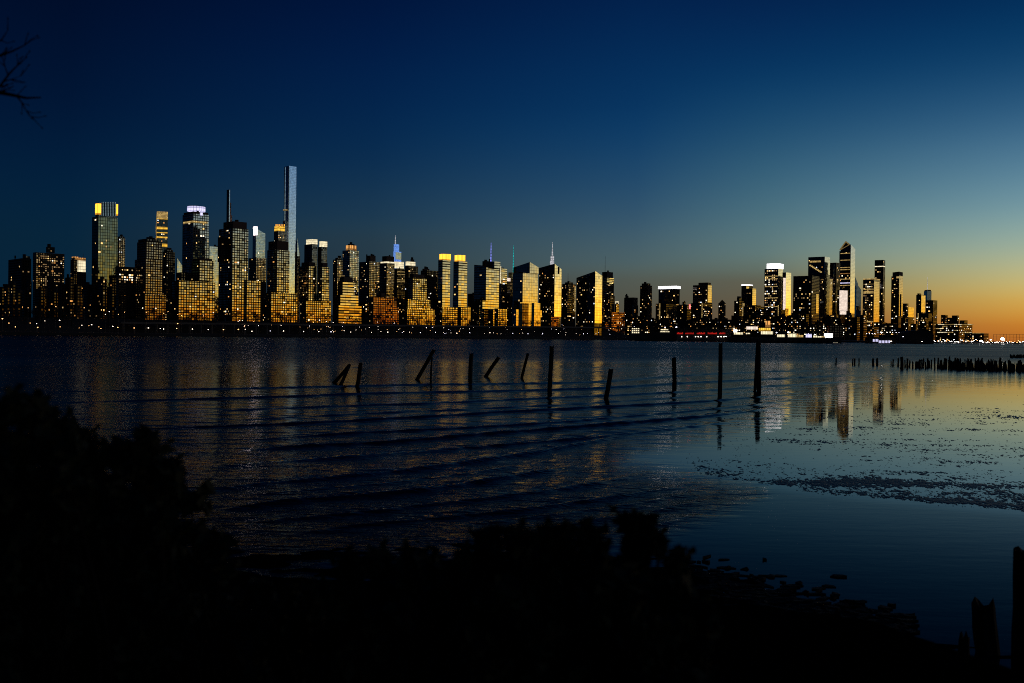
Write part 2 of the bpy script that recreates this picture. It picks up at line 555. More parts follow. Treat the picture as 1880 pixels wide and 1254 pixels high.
CRESTS = [
    (0.85, [(-200, 724), (80, 720), (280, 716), (430, 714), (620, 710), (740, 707), (880, 706), (1050, 703), (1100, 702), (1233, 691), (1408, 682), (1680, 679)]),
    (1.0, [(-200, 745), (80, 740), (300, 735), (430, 731), (560, 728), (660, 723), (740, 721), (850, 720), (1010, 716), (1105, 714), (1233, 705), (1400, 697), (1540, 690), (1680, 685)]),
    (0.8, [(100, 768), (300, 758), (430, 753), (560, 748), (660, 745), (800, 741), (880, 737), (1010, 731), (1110, 727), (1230, 721), (1330, 715), (1400, 710), (1540, 702), (1680, 694)]),
    (0.55, [(250, 780), (430, 771), (560, 765), (700, 758), (850, 752), (1000, 745), (1150, 736), (1300, 726), (1450, 712), (1560, 706)]),
    (1.15, [(80, 795), (250, 788), (340, 785), (430, 783), (560, 778), (640, 774), (740, 768), (790, 766), (850, 762), (930, 757), (1000, 754), (1100, 748), (1200, 743), (1320, 736), (1400, 728), (1500, 716)]),
    (0.9, [(300, 818), (430, 810), (560, 801), (650, 796), (800, 789), (900, 784), (1000, 778), (1100, 770), (1200, 761), (1250, 757), (1330, 749), (1400, 741), (1490, 726)]),
    (1.35, [(280, 832), (430, 827), (520, 822), (640, 817), (740, 811), (800, 806), (900, 797), (1000, 790), (1100, 782), (1200, 774), (1300, 765), (1390, 753), (1470, 738)]),
    (1.0, [(300, 862), (430, 852), (600, 842), (690, 836), (800, 828), (900, 820), (1000, 812), (1100, 803), (1180, 795), (1250, 786), (1320, 777), (1400, 763)]),
    (1.2, [(330, 900), (430, 892), (520, 884), (620, 876), (750, 863), (850, 850), (920, 840), (1000, 829), (1060, 817), (1130, 803), (1200, 795)]),
    (0.6, [(400, 912), (560, 899), (680, 889), (800, 876), (900, 862), (1000, 848), (1060, 838)]),
    (1.4, [(350, 940), (430, 931), (560, 918), (650, 911), (750, 903), (830, 893), (900, 881), (980, 868), (1060, 855), (1100, 846)]),
    (1.0, [(380, 966), (560, 950), (700, 938), (800, 926), (900, 914), (1000, 902), (1100, 887), (1170, 872), (1230, 862)]),
    (1.0, [(500, 985), (620, 968), (800, 952), (950, 938), (1050, 924), (1150, 910), (1250, 893), (1300, 880)]),
    (0.5, [(800, 968), (950, 953), (1100, 935), (1200, 919), (1290, 900), (1340, 884)]),
    (0.45, [(900, 980), (1050, 962), (1180, 943), (1290, 920), (1370, 895)]),
    (0.3, [(1000, 1000), (1150, 977), (1270, 950), (1360, 920)]),
]
CALM = [(2300, 696), (1900, 699), (1660, 708), (1500, 738), (1400, 775), (1300, 800), (1170, 828), (1150, 850), (1230, 868), (1320, 885), (1395, 905), (1330, 938), (1200, 985), (1000, 1020), (600, 1040), (600, 1400), (2300, 1400)]
POOL = [(1100, 870), (1330, 880), (1500, 905), (1700, 925), (1900, 945), (2300, 960), (2300, 1400), (600, 1400), (600, 1030), (1000, 1000)]

azs = np.radians(np.linspace(-44, 44, 580))
pp = list(np.arange(680, 210, -1.6)) + list(np.arange(210, 34, -0.52)) + list(np.arange(34, 2.2, -0.5))
rr = np.array([EYE * F / q for q in pp] + [4300, 5200, 6500, 8500, 12000, 20000.0])
RRg, AZg = np.meshgrid(rr, azs, indexing='ij')
X = RRg * np.tan(AZg)
Y = RRg.copy()
px, py = pixel_np(X, Y)
calm = sstep(-46, 34, poly_sd(px, py, CALM))
pool = sstep(-6, 14, poly_sd(px, py, POOL))
H = np.zeros_like(X)
jit = fbm(X * 0.12, Y * 0.12, 3) - .5
for amp, pts in CRESTS:
    w = [ground(a, b) for a, b in pts]
    xs = np.array([q.x for q in w])
    ys = np.array([q.y for q in w])
    dense = np.linspace(xs[0], xs[-1], 200)
    yy = np.interp(dense, xs, ys)
    ker = np.hanning(23)
    ker /= ker.sum()
    yy = np.convolve(np.pad(yy, 11, 'edge'), ker, 'valid')
    yc = np.interp(X, dense, yy)
    sl = np.interp(X, dense, np.gradient(yy, dense))
    sd = (Y - yc + jit * 0.5) / np.sqrt(1 + sl * sl)
    sig = 0.07 + 0.0045 * Y
    fade = sstep(xs[0], xs[0] + 0.2 * (xs[-1] - xs[0]), X) * (1 - sstep(xs[-1] - 0.3 * (xs[-1] - xs[0]), xs[-1], X))
    var = 0.75 + 0.5 * fbm(X * 0.25 + amp * 31, Y * 0.05, 9, 2)
    ok = (np.abs(sd) < 6 * sig)
    prof = np.exp(-(sd / sig) ** 2) - 0.35 * np.exp(-((sd - 1.7 * sig) / (1.4 * sig)) ** 2)
    H += np.where(ok, 0.33 * amp * sig * prof * fade * var, 0)
H *= (1 - 0.66 * calm)
# wind chop at the scale of the mesh
wn_ = RNG.standard_normal(X.shape)
ker = np.hanning(7)
ker /= np.sqrt((ker ** 2).sum())
wn_ = np.apply_along_axis(lambda q: np.convolve(q, ker, 'same'), 1, wn_)
drr = np.abs(np.gradient(rr))[:, None]
H += wn_ * np.minimum(drr, 3.0) * 0.014 * (1 - calm) * (0.4 + 1.2 * fbm(X * .05, Y * .03, 61, 3)) * (1 - sstep(150, 300, Y))
# small chop where the mesh can carry it
dr = np.gradient(rr)[:, None]
for wl, a, th in ((2.6, .011, 8), (1.7, .0075, -14), (1.15, .0055, 21), (0.8, .004, -4), (0.55, .003, 12)):
    kx, ky = math.sin(R(th)) * 2 * math.pi / wl, math.cos(R(th)) * 2 * math.pi / wl
    vis = np.clip((wl / dr - 3) / 4, 0, 1)
    H += a * np.sin(kx * X + ky * Y + 7 * fbm(X * .13, Y * .13, int(wl * 10), 3)) * vis * (1 - calm) * (0.35 + 1.1 * fbm(X * .08, Y * .05, 77, 2))
# faint rings in the still pool
H += 0.0001 * np.sin(Y * 9 + 5 * fbm(X * .3, Y * .3, 5, 2)) * np.clip((0.7 / dr - 3) / 4, 0, 1) * calm
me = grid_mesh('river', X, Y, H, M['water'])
streak = fbm(X * 0.004 + 11, Y * 0.02, 21, 3)
near = 1 - sstep(30, 56, Y)
far = 1 - sstep(636, 704, py - (px - 940) * 0.0112)
rip = (0.26 + 0.74 * near) * (1 - calm) + calm * (0.016 + 0.02 * pool)
rgh = (0.095 - 0.05 * near) * (1 - calm) + calm * (0.014 + 0.05 * pool)
rgh = rgh + 0.09 * (1 - sstep(120, 430, px)) * (1 - calm)
rgh = rgh + (0.31 - rgh) * far * (1 - calm)
slick = np.exp(-((py - (668 + (px - 940) * 0.004)) / 7.0) ** 2) * sstep(560, 900, px)
rip = rip * (1 - 0.55 * slick)
rip = rip + (0.55 + 0.6 * streak - rip) * far * (1 - calm)
rip *= 0.8 + 0.45 * fbm(X * 0.03, Y * 0.03, 33, 3)
a = me.attributes.new('ripple', 'FLOAT', 'POINT')
a.data.foreach_set('value', rip.astype(np.float32).ravel())
rgh = rgh * (0.85 + 0.3 * streak) * (1 - 0.5 * slick)
shn = 0.46 * (1 - calm) + calm * (0.90 - 0.20 * pool)  # reflections painted dimmer by place, most of all among the waves
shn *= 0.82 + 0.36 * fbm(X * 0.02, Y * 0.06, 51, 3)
shn = shn * (1 + 0.15 * far * (1 - calm)) * (0.38 + 0.62 * sstep(13, 34, Y))  # painted darkening of the water towards the near bank
a = me.attributes.new('painted_shine', 'FLOAT', 'POINT')
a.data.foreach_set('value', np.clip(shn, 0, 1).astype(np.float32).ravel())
a = me.attributes.new('rough', 'FLOAT', 'POINT')
a.data.foreach_set('value', rgh.astype(np.float32).ravel())
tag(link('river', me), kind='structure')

# ------------------------------------------------------------------ mud flat left by the tide
gx, gy = np.meshgrid(np.arange(1150, 2050, 1.7), np.arange(704, 968, 0.95))
X, Y = ground_np(gx, gy, 0.0)
line = np.interp(gx, [1150, 1215, 1330, 1500, 1700, 1900, 2050], [842, 852, 872, 897, 916, 934, 946])
dy = gy - line
up_w = np.interp(gx, [1150, 1300, 1500, 1900], [8, 24, 28, 40])
dens = np.where(dy < 0, np.exp(-(dy / up_w) ** 2), np.exp(-(dy / 9.0) ** 2)) * sstep(1195, 1290, gx)
flat = sstep(1210, 1420, gx) * sstep(712, 770, gy + (gx - 1500) * 0.03) * (1 - sstep(0, 14, dy))
n1 = fbm(X * 8.0 + .4 * Y, Y * 3.4, 1, 3)
n5 = fbm(X * 1.7 - .5 * Y, Y * 1.1, 31, 3)
n2 = fbm(X * 0.30 + 0.05 * Y, Y * 1.0, 2, 4)
n3 = vnoise(X * 15.0 - 3 * Y, Y * 7.0, 8)
score = dens * .255 + flat * (.215 + .60 * (n2 - .5)) + .38 * (n1 - .5) + .34 * (n3 - .5) + .30 * (n5 - .5) + .075 * RNG.standard_normal(X.shape)
Z = np.clip((score - .37) * .12, -.05, .015)
Z = np.where((flat + dens) < 0.02, -0.2, Z)
tag(link('mudflat', grid_mesh('mudflat', X, Y, Z, M['mud'])), kind='structure')

# ------------------------------------------------------------------ near bank
gx, gy = np.meshgrid(np.arange(-34, 34, 0.16), np.arange(-14, 33, 0.13))
SH = np.interp(gx, [-34, -16, -10, -6.2, -4.8, -2, 0, 3.0, 3.9, 4.8, 5.55, 7.0, 12, 34], [40, 31, 26, 20, 18.3, 19.5, 20.3, 19.8, 17.6, 15.6, 14.2, 13.2, 12.6, 12.0])
dd = SH - gy + 1.1 * (fbm(gx * .35, gy * .35, 14, 3) - .5)
Z = np.where(dd < 3.2, 0.035 * dd, 0.112 + 2.3 * sstep(3.2, 13.5, dd))
Z = Z + (0.55 * (fbm(gx * 1.0, gy * 2.4, 15, 5) - .53)) * np.clip(1 - np.abs(dd) / 5, 0, 1) + .04 * (fbm(gx * 3, gy * 3, 18, 3) - .5)
Z = np.where(dd < 2.5, np.minimum(Z, .10), Z)
Z = np.where(dd < -4.5, -0.4, Z)
tag(link('riverbank', grid_mesh('riverbank', gx, gy, Z, M['bank'])), kind='structure')
BANKX, BANKY, BANKZ = gx, gy, Z


def bank_z(x, y):
    i = int(np.clip(round((y + 14) / 0.13), 0, BANKZ.shape[0] - 1))
    j = int(np.clip(round((x + 34) / 0.16), 0, BANKZ.shape[1] - 1))
    return float(BANKZ[i, j])


tag(MB().box((0, -2014, -1), (6000, 4000, 3.2)).make('land_behind', M['land']), kind='structure')

# ------------------------------------------------------------------ far shore
def row_d(x):         # the avenue of river-front houses runs at 45 degrees to the view
    return 1653.0 / (1 - (min(x, 1140.0) - 940.0) / F)


def shore_d(x):
    return row_d(x) - 75.0 + max(0.0, x - 1720) * 2.2


def land_z(x):
    return float(np.interp(x, [-600, 0, 900, 1110, 1165, 1300, 2500], [19, 19, 20, 22, 4.2, 3.5, 3.5]))


def on_ray(x, d):
    return (x - 940.0) / F * d


xs = np.linspace(-600, 2500, 160)
rows = []
prof = [(0, -2), (0.5, 2.6), (9, 3.2), (26, 4.0)]
for off, z in prof:
    rows.append([(on_ray(x, shore_d(x) + off), shore_d(x) + off, z) for x in xs])
rows.append([(on_ray(x, shore_d(x) + 44), shore_d(x) + 44, land_z(x)) for x in xs])
rows.append([(on_ray(x, 4000), 4000, land_z(x)) for x in xs])
rows.append([(on_ray(x, 30000), 30000, land_z(x)) for x in xs])
A = np.array(rows)
tag(link('far_shore', grid_mesh('far_shore', A[..., 0], A[..., 1], A[..., 2], M['land'])), kind='structure')

# ------------------------------------------------------------------ buildings
def corners(xl, xc, xr, d, theta):
    Cx, Cy = on_ray(xc, d), d
    th = R(theta)
    Rx, Ry = math.cos(th), math.sin(th)
    Lx, Ly = -math.sin(th), math.cos(th)
    kl, kr = (xl - 940.0) / F, (xr - 940.0) / F
    tl = (kl * Cy - Cx) / (Lx - kl * Ly)
    tr = (kr * Cy - Cx) / (Rx - kr * Ry)
    C = Vector((Cx, Cy))
    L = C + Vector((Lx, Ly)) * tl
    Rt = C + Vector((Rx, Ry)) * tr
    return C, Rt, Rt + L - C, L


def zpx(x, y, d):
    return EYE + (yh(x) - y) / F * d


def lit_windows(part, origin, p0, p1, z0, z1, cell, prob, d, budget, bias, rnd):
    """lit windows on the wall from p0 to p1 (seen left to right), each one a mesh object of its own"""
    e = p1 - p0
    L = e.length
    if L < 2 or z1 - z0 < 3:
        return
    e.normalize()
    n = Vector((e.y, -e.x))
    k = max(1.0, d / 1700.0)
    cw, ch = cell[0] * k, cell[1] * k
    nx, nz = int(L / cw), int((z1 - z0) / ch)
    cells = [(i, j) for i in range(nx) for j in range(nz)]
    cells = [c for c in cells if rnd.random() < prob * (0.45 + 1.1 * ((math.sin(c[1] * 12.9 + L) * 43758.5) % 1.0))]
    if len(cells) > budget[0]:
        cells = rnd.sample(cells, budget[0])
    budget[0] -= len(cells)
    ang = math.atan2(e.y, e.x)
    for i, j in cells:
        q = p0 + e * ((i + .5 + .17) * cw) + n * 0.05
        k_ = rnd.choices(range(6), bias)[0]
        o = bpy.data.objects.new('lit_window', SLAB[k_])
        COL.objects.link(o)
        o.parent = part
        o.location = (q.x - origin.x, q.y - origin.y, z0 + (j + .5 + .15) * ch - origin.z)
        o.rotation_euler = (0, 0, ang)
        s = rnd.uniform(0.35, 0.6)
        o.scale = (cw * s * (1.6 if rnd.random() < .15 else 1.0), 1, ch * rnd.uniform(.38, .55))


BIAS = (5, 3, 3, 5, 0.7, 5)


def D(d, x):          # distance of a building: so far behind the river-front row at its column
    return d + row_d(x) - 1475.0


def building(label, d, tiers, name='tower_block', cat='tower', theta=45, wins=(0.05, 0.03), cap=60, bias=BIAS, group=None, seed=None):
    """tiers: (part name, material, xl, xc, xr, y_top, y_bottom, options), photo pixels of the visible corners at d metres.
    options: tl / tr / tb = top row of the other corners, dd = metres further away, pl / pr = window chance, base = reaches the ground"""
    x0 = tiers[0][3]
    d = D(d, x0)
    z_ground = 2.0 if x0 > 1150 or d > 2000 else 3.0
    org = Vector((on_ray(x0, d), d, z_ground))
    root = empty(name, org, label, cat, group)
    COLX[root.name] = x0
    rnd = random.Random(seed if seed is not None else int(x0 * 13 + d))
    budget = [cap]
    for i, t in enumerate(tiers):
        part, mk, xl, xc, xr, yt, yb = t[:7]
        op = t[7] if len(t) > 7 else {}
        dd = d + op.get('dd', 0.35 * i)
        C, Rt, Bk, L = corners(xl, xc, xr, dd, op.get('theta', theta))
        zc = zpx(xc, yt, dd)
        zr = zpx(xr, op['tr'], Rt.y) if 'tr' in op else zc
        zl = zpx(xl, op['tl'], L.y) if 'tl' in op else zc
        zb = zpx(xc, op['tb'], Bk.y) if 'tb' in op else (zl + zr - zc if ('tl' in op or 'tr' in op) else zc)
        z0 = z_ground if (i == 0 or op.get('base')) else zpx(xc, yb, dd) - 0.4
        mb = MB().prism([(q.x - org.x, q.y - org.y) for q in (C, Rt, Bk, L)], z0 - org.z, [zc - org.z, zr - org.z, zb - org.z, zl - org.z])
        po = mb.make(part, M[mk], root)
        if mk in CELL:
            zv = max(z0, zpx(xc, yb, dd))
            pl, pr = op.get('pl', wins[0]), op.get('pr', wins[1])
            lit_windows(po, org, L.copy(), C.copy(), zv, min(zc, zl) - 1.5, CELL[mk], pl, dd, budget, bias, rnd)
            lit_windows(po, org, C.copy(), Rt.copy(), zv, min(zc, zr) - 1.5, CELL[mk], pr, dd, budget, bias, rnd)
    if d < 2300 and tiers[0][0] == 'tower_shaft':
        top = [t for t in tiers if t[0] in ('tower_shaft', 'roof_block') and not (len(t) > 7 and ('tl' in t[7] or 'tr' in t[7]))]
        if top:
            t = min(top, key=lambda q: q[5])
            i = tiers.index(t)
            dd = d + (t[7] if len(t) > 7 else {}).get('dd', 0.35 * i)
            C, Rt, Bk, L = corners(t[2], t[3], t[4], dd, theta)
            z = zpx(t[3], t[5], dd) - org.z
            for k in range(rnd.randint(1, 3)):
                u, v = rnd.uniform(.2, .8), rnd.uniform(.2, .8)
                q = C + (Rt - C) * u + (L - C) * v
                w = rnd.uniform(2.0, 5.5)
                MB().box((q.x - org.x, q.y - org.y, z), (w, w, rnd.uniform(1.5, 4.5))).make('roof_tank', M['roof'], root)
    return root, org


def band(root, org, d, xl, xc, xr, y0, y1, mk, name='light_band', theta=45, proud=0.4):
    """a lit floor that wraps both visible walls"""
    d = D(d, COLX[root.name])
    C, Rt, Bk, L = corners(xl, xc, xr, d - proud, theta)
    return MB().prism([(q.x - org.x, q.y - org.y) for q in (C, Rt, Bk, L)], zpx(xc, y1, d) - org.z, zpx(xc, y0, d) - org.z).make(name, M[mk], root)


def wall_panel(root, org, d, xl, xc, xr, side, xa, xb, y0, y1, mk, name, theta=45, proud=0.5, y0b=None):
    """a flat box set on one visible wall between the photo columns xa and xb"""
    d = D(d, COLX[root.name])
    C, Rt, Bk, L = corners(xl, xc, xr, d, theta)
    e = ((Rt - C) if side == 'R' else (C - L)).normalized()
    n = Vector((e.y, -e.x))
    q = []
    for x in (xa, xb):
        k = (x - 940.0) / F
        t = (k * C.y - C.x) / (e.x - k * e.y)
        q.append(C + e * t)
    a, b = q
    pts = [a + n * proud, b + n * proud, b - n * .2, a - n * .2]
    m_ = (a.y + b.y) / 2
    return MB().prism([(p_.x - org.x, p_.y - org.y) for p_ in pts], zpx((xa + xb) / 2, y1, m_) - org.z, zpx((xa + xb) / 2, y0, m_) - org.z).make(name, M[mk], root)


def mast(root, org, d, x, y0, y1, w0, w1, mk, name='mast', n=6):
    """a tapered mast; rows y0 (foot) to y1 (tip), widths in photo pixels"""
    d = D(d, COLX[root.name])
    k = d / F
    z0, z1 = zpx(x, y0, d), zpx(x, y1, d)
    X_, Y_ = on_ray(x, d) - org.x, d - org.y + 8
    mb = MB()
    b = 0
    for z, w in ((z0, w0), (z1, w1)):
        for q in range(n):
            t = 2 * math.pi * q / n
            mb.v.append((X_ + math.cos(t) * w * k / 2, Y_ + math.sin(t) * w * k / 2, z - org.z))
    for q in range(n):
        q2 = (q + 1) % n
        mb.f.append((q, q2, n + q2, n + q))
        mb.u.append(((q * 2.0, 0), (q * 2.0 + 2, 0), (q * 2.0 + 2, z1 - z0), (q * 2.0, z1 - z0)))
    mb.f.append(tuple(range(n, 2 * n)))
    mb.u.append(tuple((0.5, 0.5) for _ in range(n)))
    return mb.make(name, M[mk], root)


S, P, RB = 'tower_shaft', 'podium', 'roof_block'
B = building

# --- dark blocks and towers at the up-river end
B('dark block with a jagged roofline and two thin chimneys beside the end of the photo', 1700, [(S, 'dark', 14, 38, 56, 474, 590), (RB, 'dark', 40, 44, 54, 470, 474), ('chimney', 'roof', 25, 26, 28, 469, 474, dict(dd=4))], wins=(.06, .05))
r, o = B('wide flat slab block with an even grid of dim warm windows and a roof hut', 1800, [(S, 'gold_dim', 59, 64, 117, 463, 525, dict(pr=.5)), (RB, 'dark', 83, 85, 99, 453, 463, dict(dd=9))], 'slab_block', 'apartment block', wins=(.02, .4), cap=98, bias=(1, .3, 1, 5, 0, 12))
B('thin dark tower with an orange glow at its top beside the glowing cream crown', 1900, [(S, 'dark', 128, 133, 143, 476, 560), ('crown', 'lit_amber', 130, 134, 142, 471, 476, dict(dd=2))], wins=(.05, .1), cap=25)
r, o = B('small tower with a glowing orange and cream crown', 1850, [(S, 'dark', 140, 143, 157, 499, 560), ('crown', 'lit_cream', 141, 143, 156, 478, 499), ('crown_rim', 'lit_amber', 141, 143, 156, 473, 478)], wins=(.05, .1), cap=25)
mast(r, o, 1850, 148, 474, 464, .8, .3, 'steel')
r, o = B('tall tapering olive glass tower with yellow lit corners on a ribbed crown', 1590, [(S, 'green_glass', 167, 178, 214, 397, 520, dict(pr=.02, pl=.06)), ('crown', 'dark_glass', 173, 179, 213, 372, 397)], wins=(.08, .02), cap=45)
for i in range(9):
    xx = 183.5 + i * 3.1
    wall_panel(r, o, 1590, 173, 179, 213, 'R', xx, xx + 1.1, 371, 397, 'pale_glass', 'crown_rib', proud=1.2)
wall_panel(r, o, 1590, 173, 179, 213, 'R', 211, 213.6, 375, 396, 'lit_yellow', 'lit_corner', proud=1.4)
wall_panel(r, o, 1590, 173, 179, 213, 'R', 178.6, 182.6, 374, 394, 'lit_yellow', 'lit_corner', proud=1.4)
wall_panel(r, o, 1590, 173, 179, 213, 'L', 174.4, 179, 374, 394, 'lit_yellow', 'lit_corner', proud=1.4)
B('narrow tower with a pale window grid behind the olive tower', 2000, [(S, 'gold_dim', 211, 216, 228, 437, 500, dict(pr=.35)), (RB, 'dark', 212, 217, 227, 434, 437)], wins=(.05, .35), cap=60, bias=(1, 1, 1, 8, 2, 8))
B('low block full of warm lit floors at the foot of the olive tower', 1520, [(P, 'gold_dim', 212, 216, 246, 489, 520, dict(pr=.55))], 'low_block', 'apartment block', cap=70, bias=(6, 5, 4, 4, 0, 3))

# --- the gold fronted row and the towers behind it
r, o = B('stepped tower with an olive and amber grid front beside the pale sail roof', 1480, [(S, 'gold_dim', 246, 265, 298, 475, 580), (S, 'gold_dim', 250, 266, 296, 443, 475), (RB, 'dark', 252, 267, 291, 438, 443), ('wing', 'gold_dim', 258, 264, 303, 540, 582, dict(dd=-5, base=1))], wins=(.04, .05), cap=70)
r, o = B('slim square tower with bright yellow bands and a lattice top behind the stepped tower', 3300, [(S, 'amber_glass', 284, 285.5, 306, 402, 470), ('crown', 'lit_dull', 284, 285.5, 306, 388, 402)], theta=20, wins=(.0, .10), cap=30)
for y0, y1 in ((401, 402.5), (416, 421), (426, 428), (434, 437), (447, 453)):
    band(r, o, 3300, 284, 285.5, 305.5, y0, y1, 'lit_gold', theta=20)
B('dark mid height block with scattered windows between the stepped tower and the sail roof', 1700, [(S, 'dark', 297, 303, 320, 462, 580), (RB, 'dark', 300, 304, 316, 458, 462)], wins=(.09, .09))
B('pale sail shaped roof wedge rising among dark blocks', 2200, [(S, 'pale_glass', 322.5, 324, 334, 474, 500, dict(tr=489))], 'wedge_block', wins=(0, 0))
r, o = B('tower crowned with a glowing lilac white drum and a red beacon', 1560, [(S, 'white_grid', 333, 352, 382, 392, 480, dict(pr=.06, pl=.04)), (RB, 'stone', 335, 352, 380, 388, 392)], wins=(.05, .06), cap=70)
dL = D(1585, 352)
k = dL / F
cx, cy = on_ray(358, dL) - o.x, dL - o.y
mb = MB()
zz = (zpx(358, 388, dL) - o.z - .5, zpx(358, 380, dL) - o.z)
mb.prism([(cx + 16 * k * math.cos(t), cy + 16 * k * math.sin(t)) for t in [2 * math.pi * i / 20 for i in range(20)]], zz[0], zz[1])
mb.make('crown', M['lit_lilac'], r)
wall_panel(r, o, 1560, 333, 352, 382, 'R', 365, 369.5, 388, 396, 'lit_lilac', 'sign_light')
band(r, o, 1560, 334, 352, 379, 405, 409, 'lit_dull')
mast(r, o, 1585, 355, 380, 377, 1.6, 1.2, 'beacon_red', 'beacon')
r, o = B('broad block with an evenly glowing gold window grid below the lilac crowned tower', 1470, [(P, 'gold', 314, 326, 394, 515, 584), (S, 'gold', 350, 364, 391, 477, 515, dict(dd=14, pr=.1)), ('penthouse', 'stone', 352, 365, 388, 474, 477, dict(dd=16)), (RB, 'dark', 322, 330, 364, 500, 515, dict(dd=16))], wins=(.03, .05), cap=60)
B('pale mirror glass box between the lilac crowned tower and the tall brown tower', 2300, [(S, 'pale_glass', 380, 383, 403, 452, 520)], 'glass_block', wins=(0, .03))
B('tall brown tower with dark flat top and amber grid front below the needle tower', 1480, [(S, 'gold', 400, 424, 454, 418, 588, dict(pr=.05)), (RB, 'stone', 408, 426, 451, 406, 418), ('wing', 'gold', 446, 451, 478, 514, 586, dict(dd=12, base=1)), ('shoulder', 'dark', 398, 404, 422, 435, 480, dict(dd=5))], wins=(.06, .06), cap=95)
B('needle thin dark skyscraper with a pale edge above the tall brown tower', 2800, [(S, 'dark_glass', 413.5, 417.8, 420, 348, 420), ('setback', 'stone', 415, 419, 422, 372, 420, dict(dd=8)), ('setback', 'stone', 415, 420, 424, 395, 420, dict(dd=10)), ('edge_fin', 'pale_glass', 417.6, 418, 419.6, 349, 420, dict(dd=-3))], wins=(0, 0))
r, o = B('curved top glass tower with a glowing pink white cap', 2700, [(S, 'pale_glass', 462, 468, 485, 419, 480, dict(tr=429, pr=.12)), ('cap', 'lit_cap', 462.5, 463.5, 471, 416, 431, dict(dd=-4, theta=15, tl=418))], theta=40, wins=(.03, .12), cap=50, bias=(0, 2, 0, 2, 5, 4))
B('dim stone block with two olive lit strips below the pink capped tower', 2000, [(S, 'gold_dim', 455, 468, 488, 473, 520)], wins=(.04, .12), cap=40)
B('dark corner tower with a lit amber grid front in front of the tallest tower', 1480, [(S, 'gold', 489, 506, 530, 458, 588, dict(pr=.05)), (RB, 'stone', 491, 507, 528, 442, 458), ('podium', 'gold', 488, 496, 545, 537, 588, dict(dd=-6, base=1))], wins=(.05, .05), cap=90)
r, o = B('tower with a pillared golden crown peeping over the dark corner tower', 2300, [(S, 'gold_dim', 501, 508, 522, 424, 470), ('crown', 'lit_gold', 501.5, 508, 521, 415, 424)], wins=(.2, .2), cap=40)
for xx in (503, 506.5, 510, 514, 518):
    mast(r, o, 2290, xx, 416, 411, 1.6, 1.2, 'lit_yellow', 'pinnacle')
r, o = B('tallest slender skyscraper of pale blue mirror glass', 2780, [(S, 'blue_glass', 518.5, 527.5, 541, 304.5, 540, dict(pr=.006, pl=.004)), ('edge_fin', 'pale_glass', 519.2, 520, 521.4, 307, 470, dict(dd=-2)), ('edge_fin', 'pale_glass', 526.6, 527.4, 528.6, 306, 500, dict(dd=-2)), ('side_shaft', 'dark_glass', 517, 521, 526, 405, 560, dict(dd=-8, base=1))], wins=(.004, .006), cap=22, bias=(1, 6, 0, 1, 2, 0))
band(r, o, 2770, 517, 521, 526, 384.5, 386, 'lit_dull')
B('thin dark building with a pale triangular glass facet beside the tallest tower', 2500, [(S, 'dark', 540, 543, 549.5, 462, 540), ('facet', 'pale_glass', 540.5, 544, 548, 436, 470, dict(tr=466, tl=448))], wins=(.05, .05), cap=15)
for lab, q in (('twin tower with a cream lit crown, the broader one nearer the tallest tower', (557, 571, 581, 439, 448, 485)), ('twin tower with a cream lit crown, the slimmer one further from the tallest tower', (581.5, 588.6, 599, 442.5, 453, 486))):
    B(lab, 2300, [(S, 'dark_glass', q[0], q[1], q[2], q[4], q[5], dict(pr=0, pl=0)), ('crown', 'lit_cream', q[0] + 3, q[1], q[2], q[3], q[4])], wins=(0, 0), group='twin glass towers with cream crowns')
B('gold grid building with two domed dark tops rising from one base', 1480, [(P, 'gold', 553, 560, 607, 551, 590), (S, 'gold', 547, 564.5, 579, 488, 552, dict(pr=.06)), (S, 'gold', 582, 589, 603, 490, 552, dict(pr=.06, dd=4)), (RB, 'stone', 552, 566, 577, 481, 488), (RB, 'stone', 585, 591, 600, 482, 490, dict(dd=5)), ('connector', 'gold', 572, 578, 598, 540, 552, dict(dd=8))], wins=(.05, .05), cap=90)
B('dim block rising behind the bright grid tower with the amber crown box', 1900, [(S, 'gold_dim', 610, 617, 629, 476, 530), (RB, 'dark', 614, 618, 626, 473, 476)], wins=(.08, .1), cap=35)
B('bright pale grid tower topped by an amber lit crown box', 1800, [(S, 'white_grid', 627, 640, 657, 459, 540, dict(pr=.25)), ('crown', 'lit_amber', 633, 640, 653, 450, 459, dict(dd=4)), (RB, 'roof', 637, 641, 649, 447.5, 450, dict(dd=6))], wins=(.06, .25), cap=98, bias=(1, 3, 0, 8, 1, 4))
B('stepped gold building with strong horizontal bands below the pale grid tower', 1470, [(P, 'strip', 617, 621, 663, 560, 592), (S, 'strip', 614, 624, 657, 541, 561, dict(dd=4)), (S, 'strip', 619, 628, 650, 516, 542, dict(dd=8)), (RB, 'stone', 622, 630, 646, 508, 516, dict(dd=10))], wins=(.06, .02), cap=40)
B('dark tower with a pale gridded upper corner and a roof tank', 1720, [(S, 'gold_dim', 658, 676, 695, 480, 570), (RB, 'stone', 672, 678, 688, 469, 480, dict(dd=4)), ('chimney', 'roof', 670.5, 671.5, 673, 467, 480, dict(dd=6))], wins=(.08, .12), cap=70)
r, o = B('brown topped block with a bright cream floor under its roof', 1900, [(S, 'gold_dim', 694, 708, 723, 480, 560, dict(pr=.1)), (RB, 'stone', 700, 708, 722, 470, 480)], wins=(.06, .12), cap=50)
band(r, o, 1900, 697, 708, 723, 480, 483, 'lit_cream')
r, o = B('blue lit stepped skyscraper with a white spire', 4300, [(S, 'lit_blue', 720.5, 724.5, 735, 461.5, 480), ('setback', 'lit_blue', 721, 724, 731, 448, 462)], wins=(0, 0))
band(r, o, 4290, 724.4, 724.5, 735, 463, 476, 'pale_glass', 'glass_front')
mast(r, o, 4300, 723.5, 449, 432, 2.4, .8, 'lit_silver', 'spire')
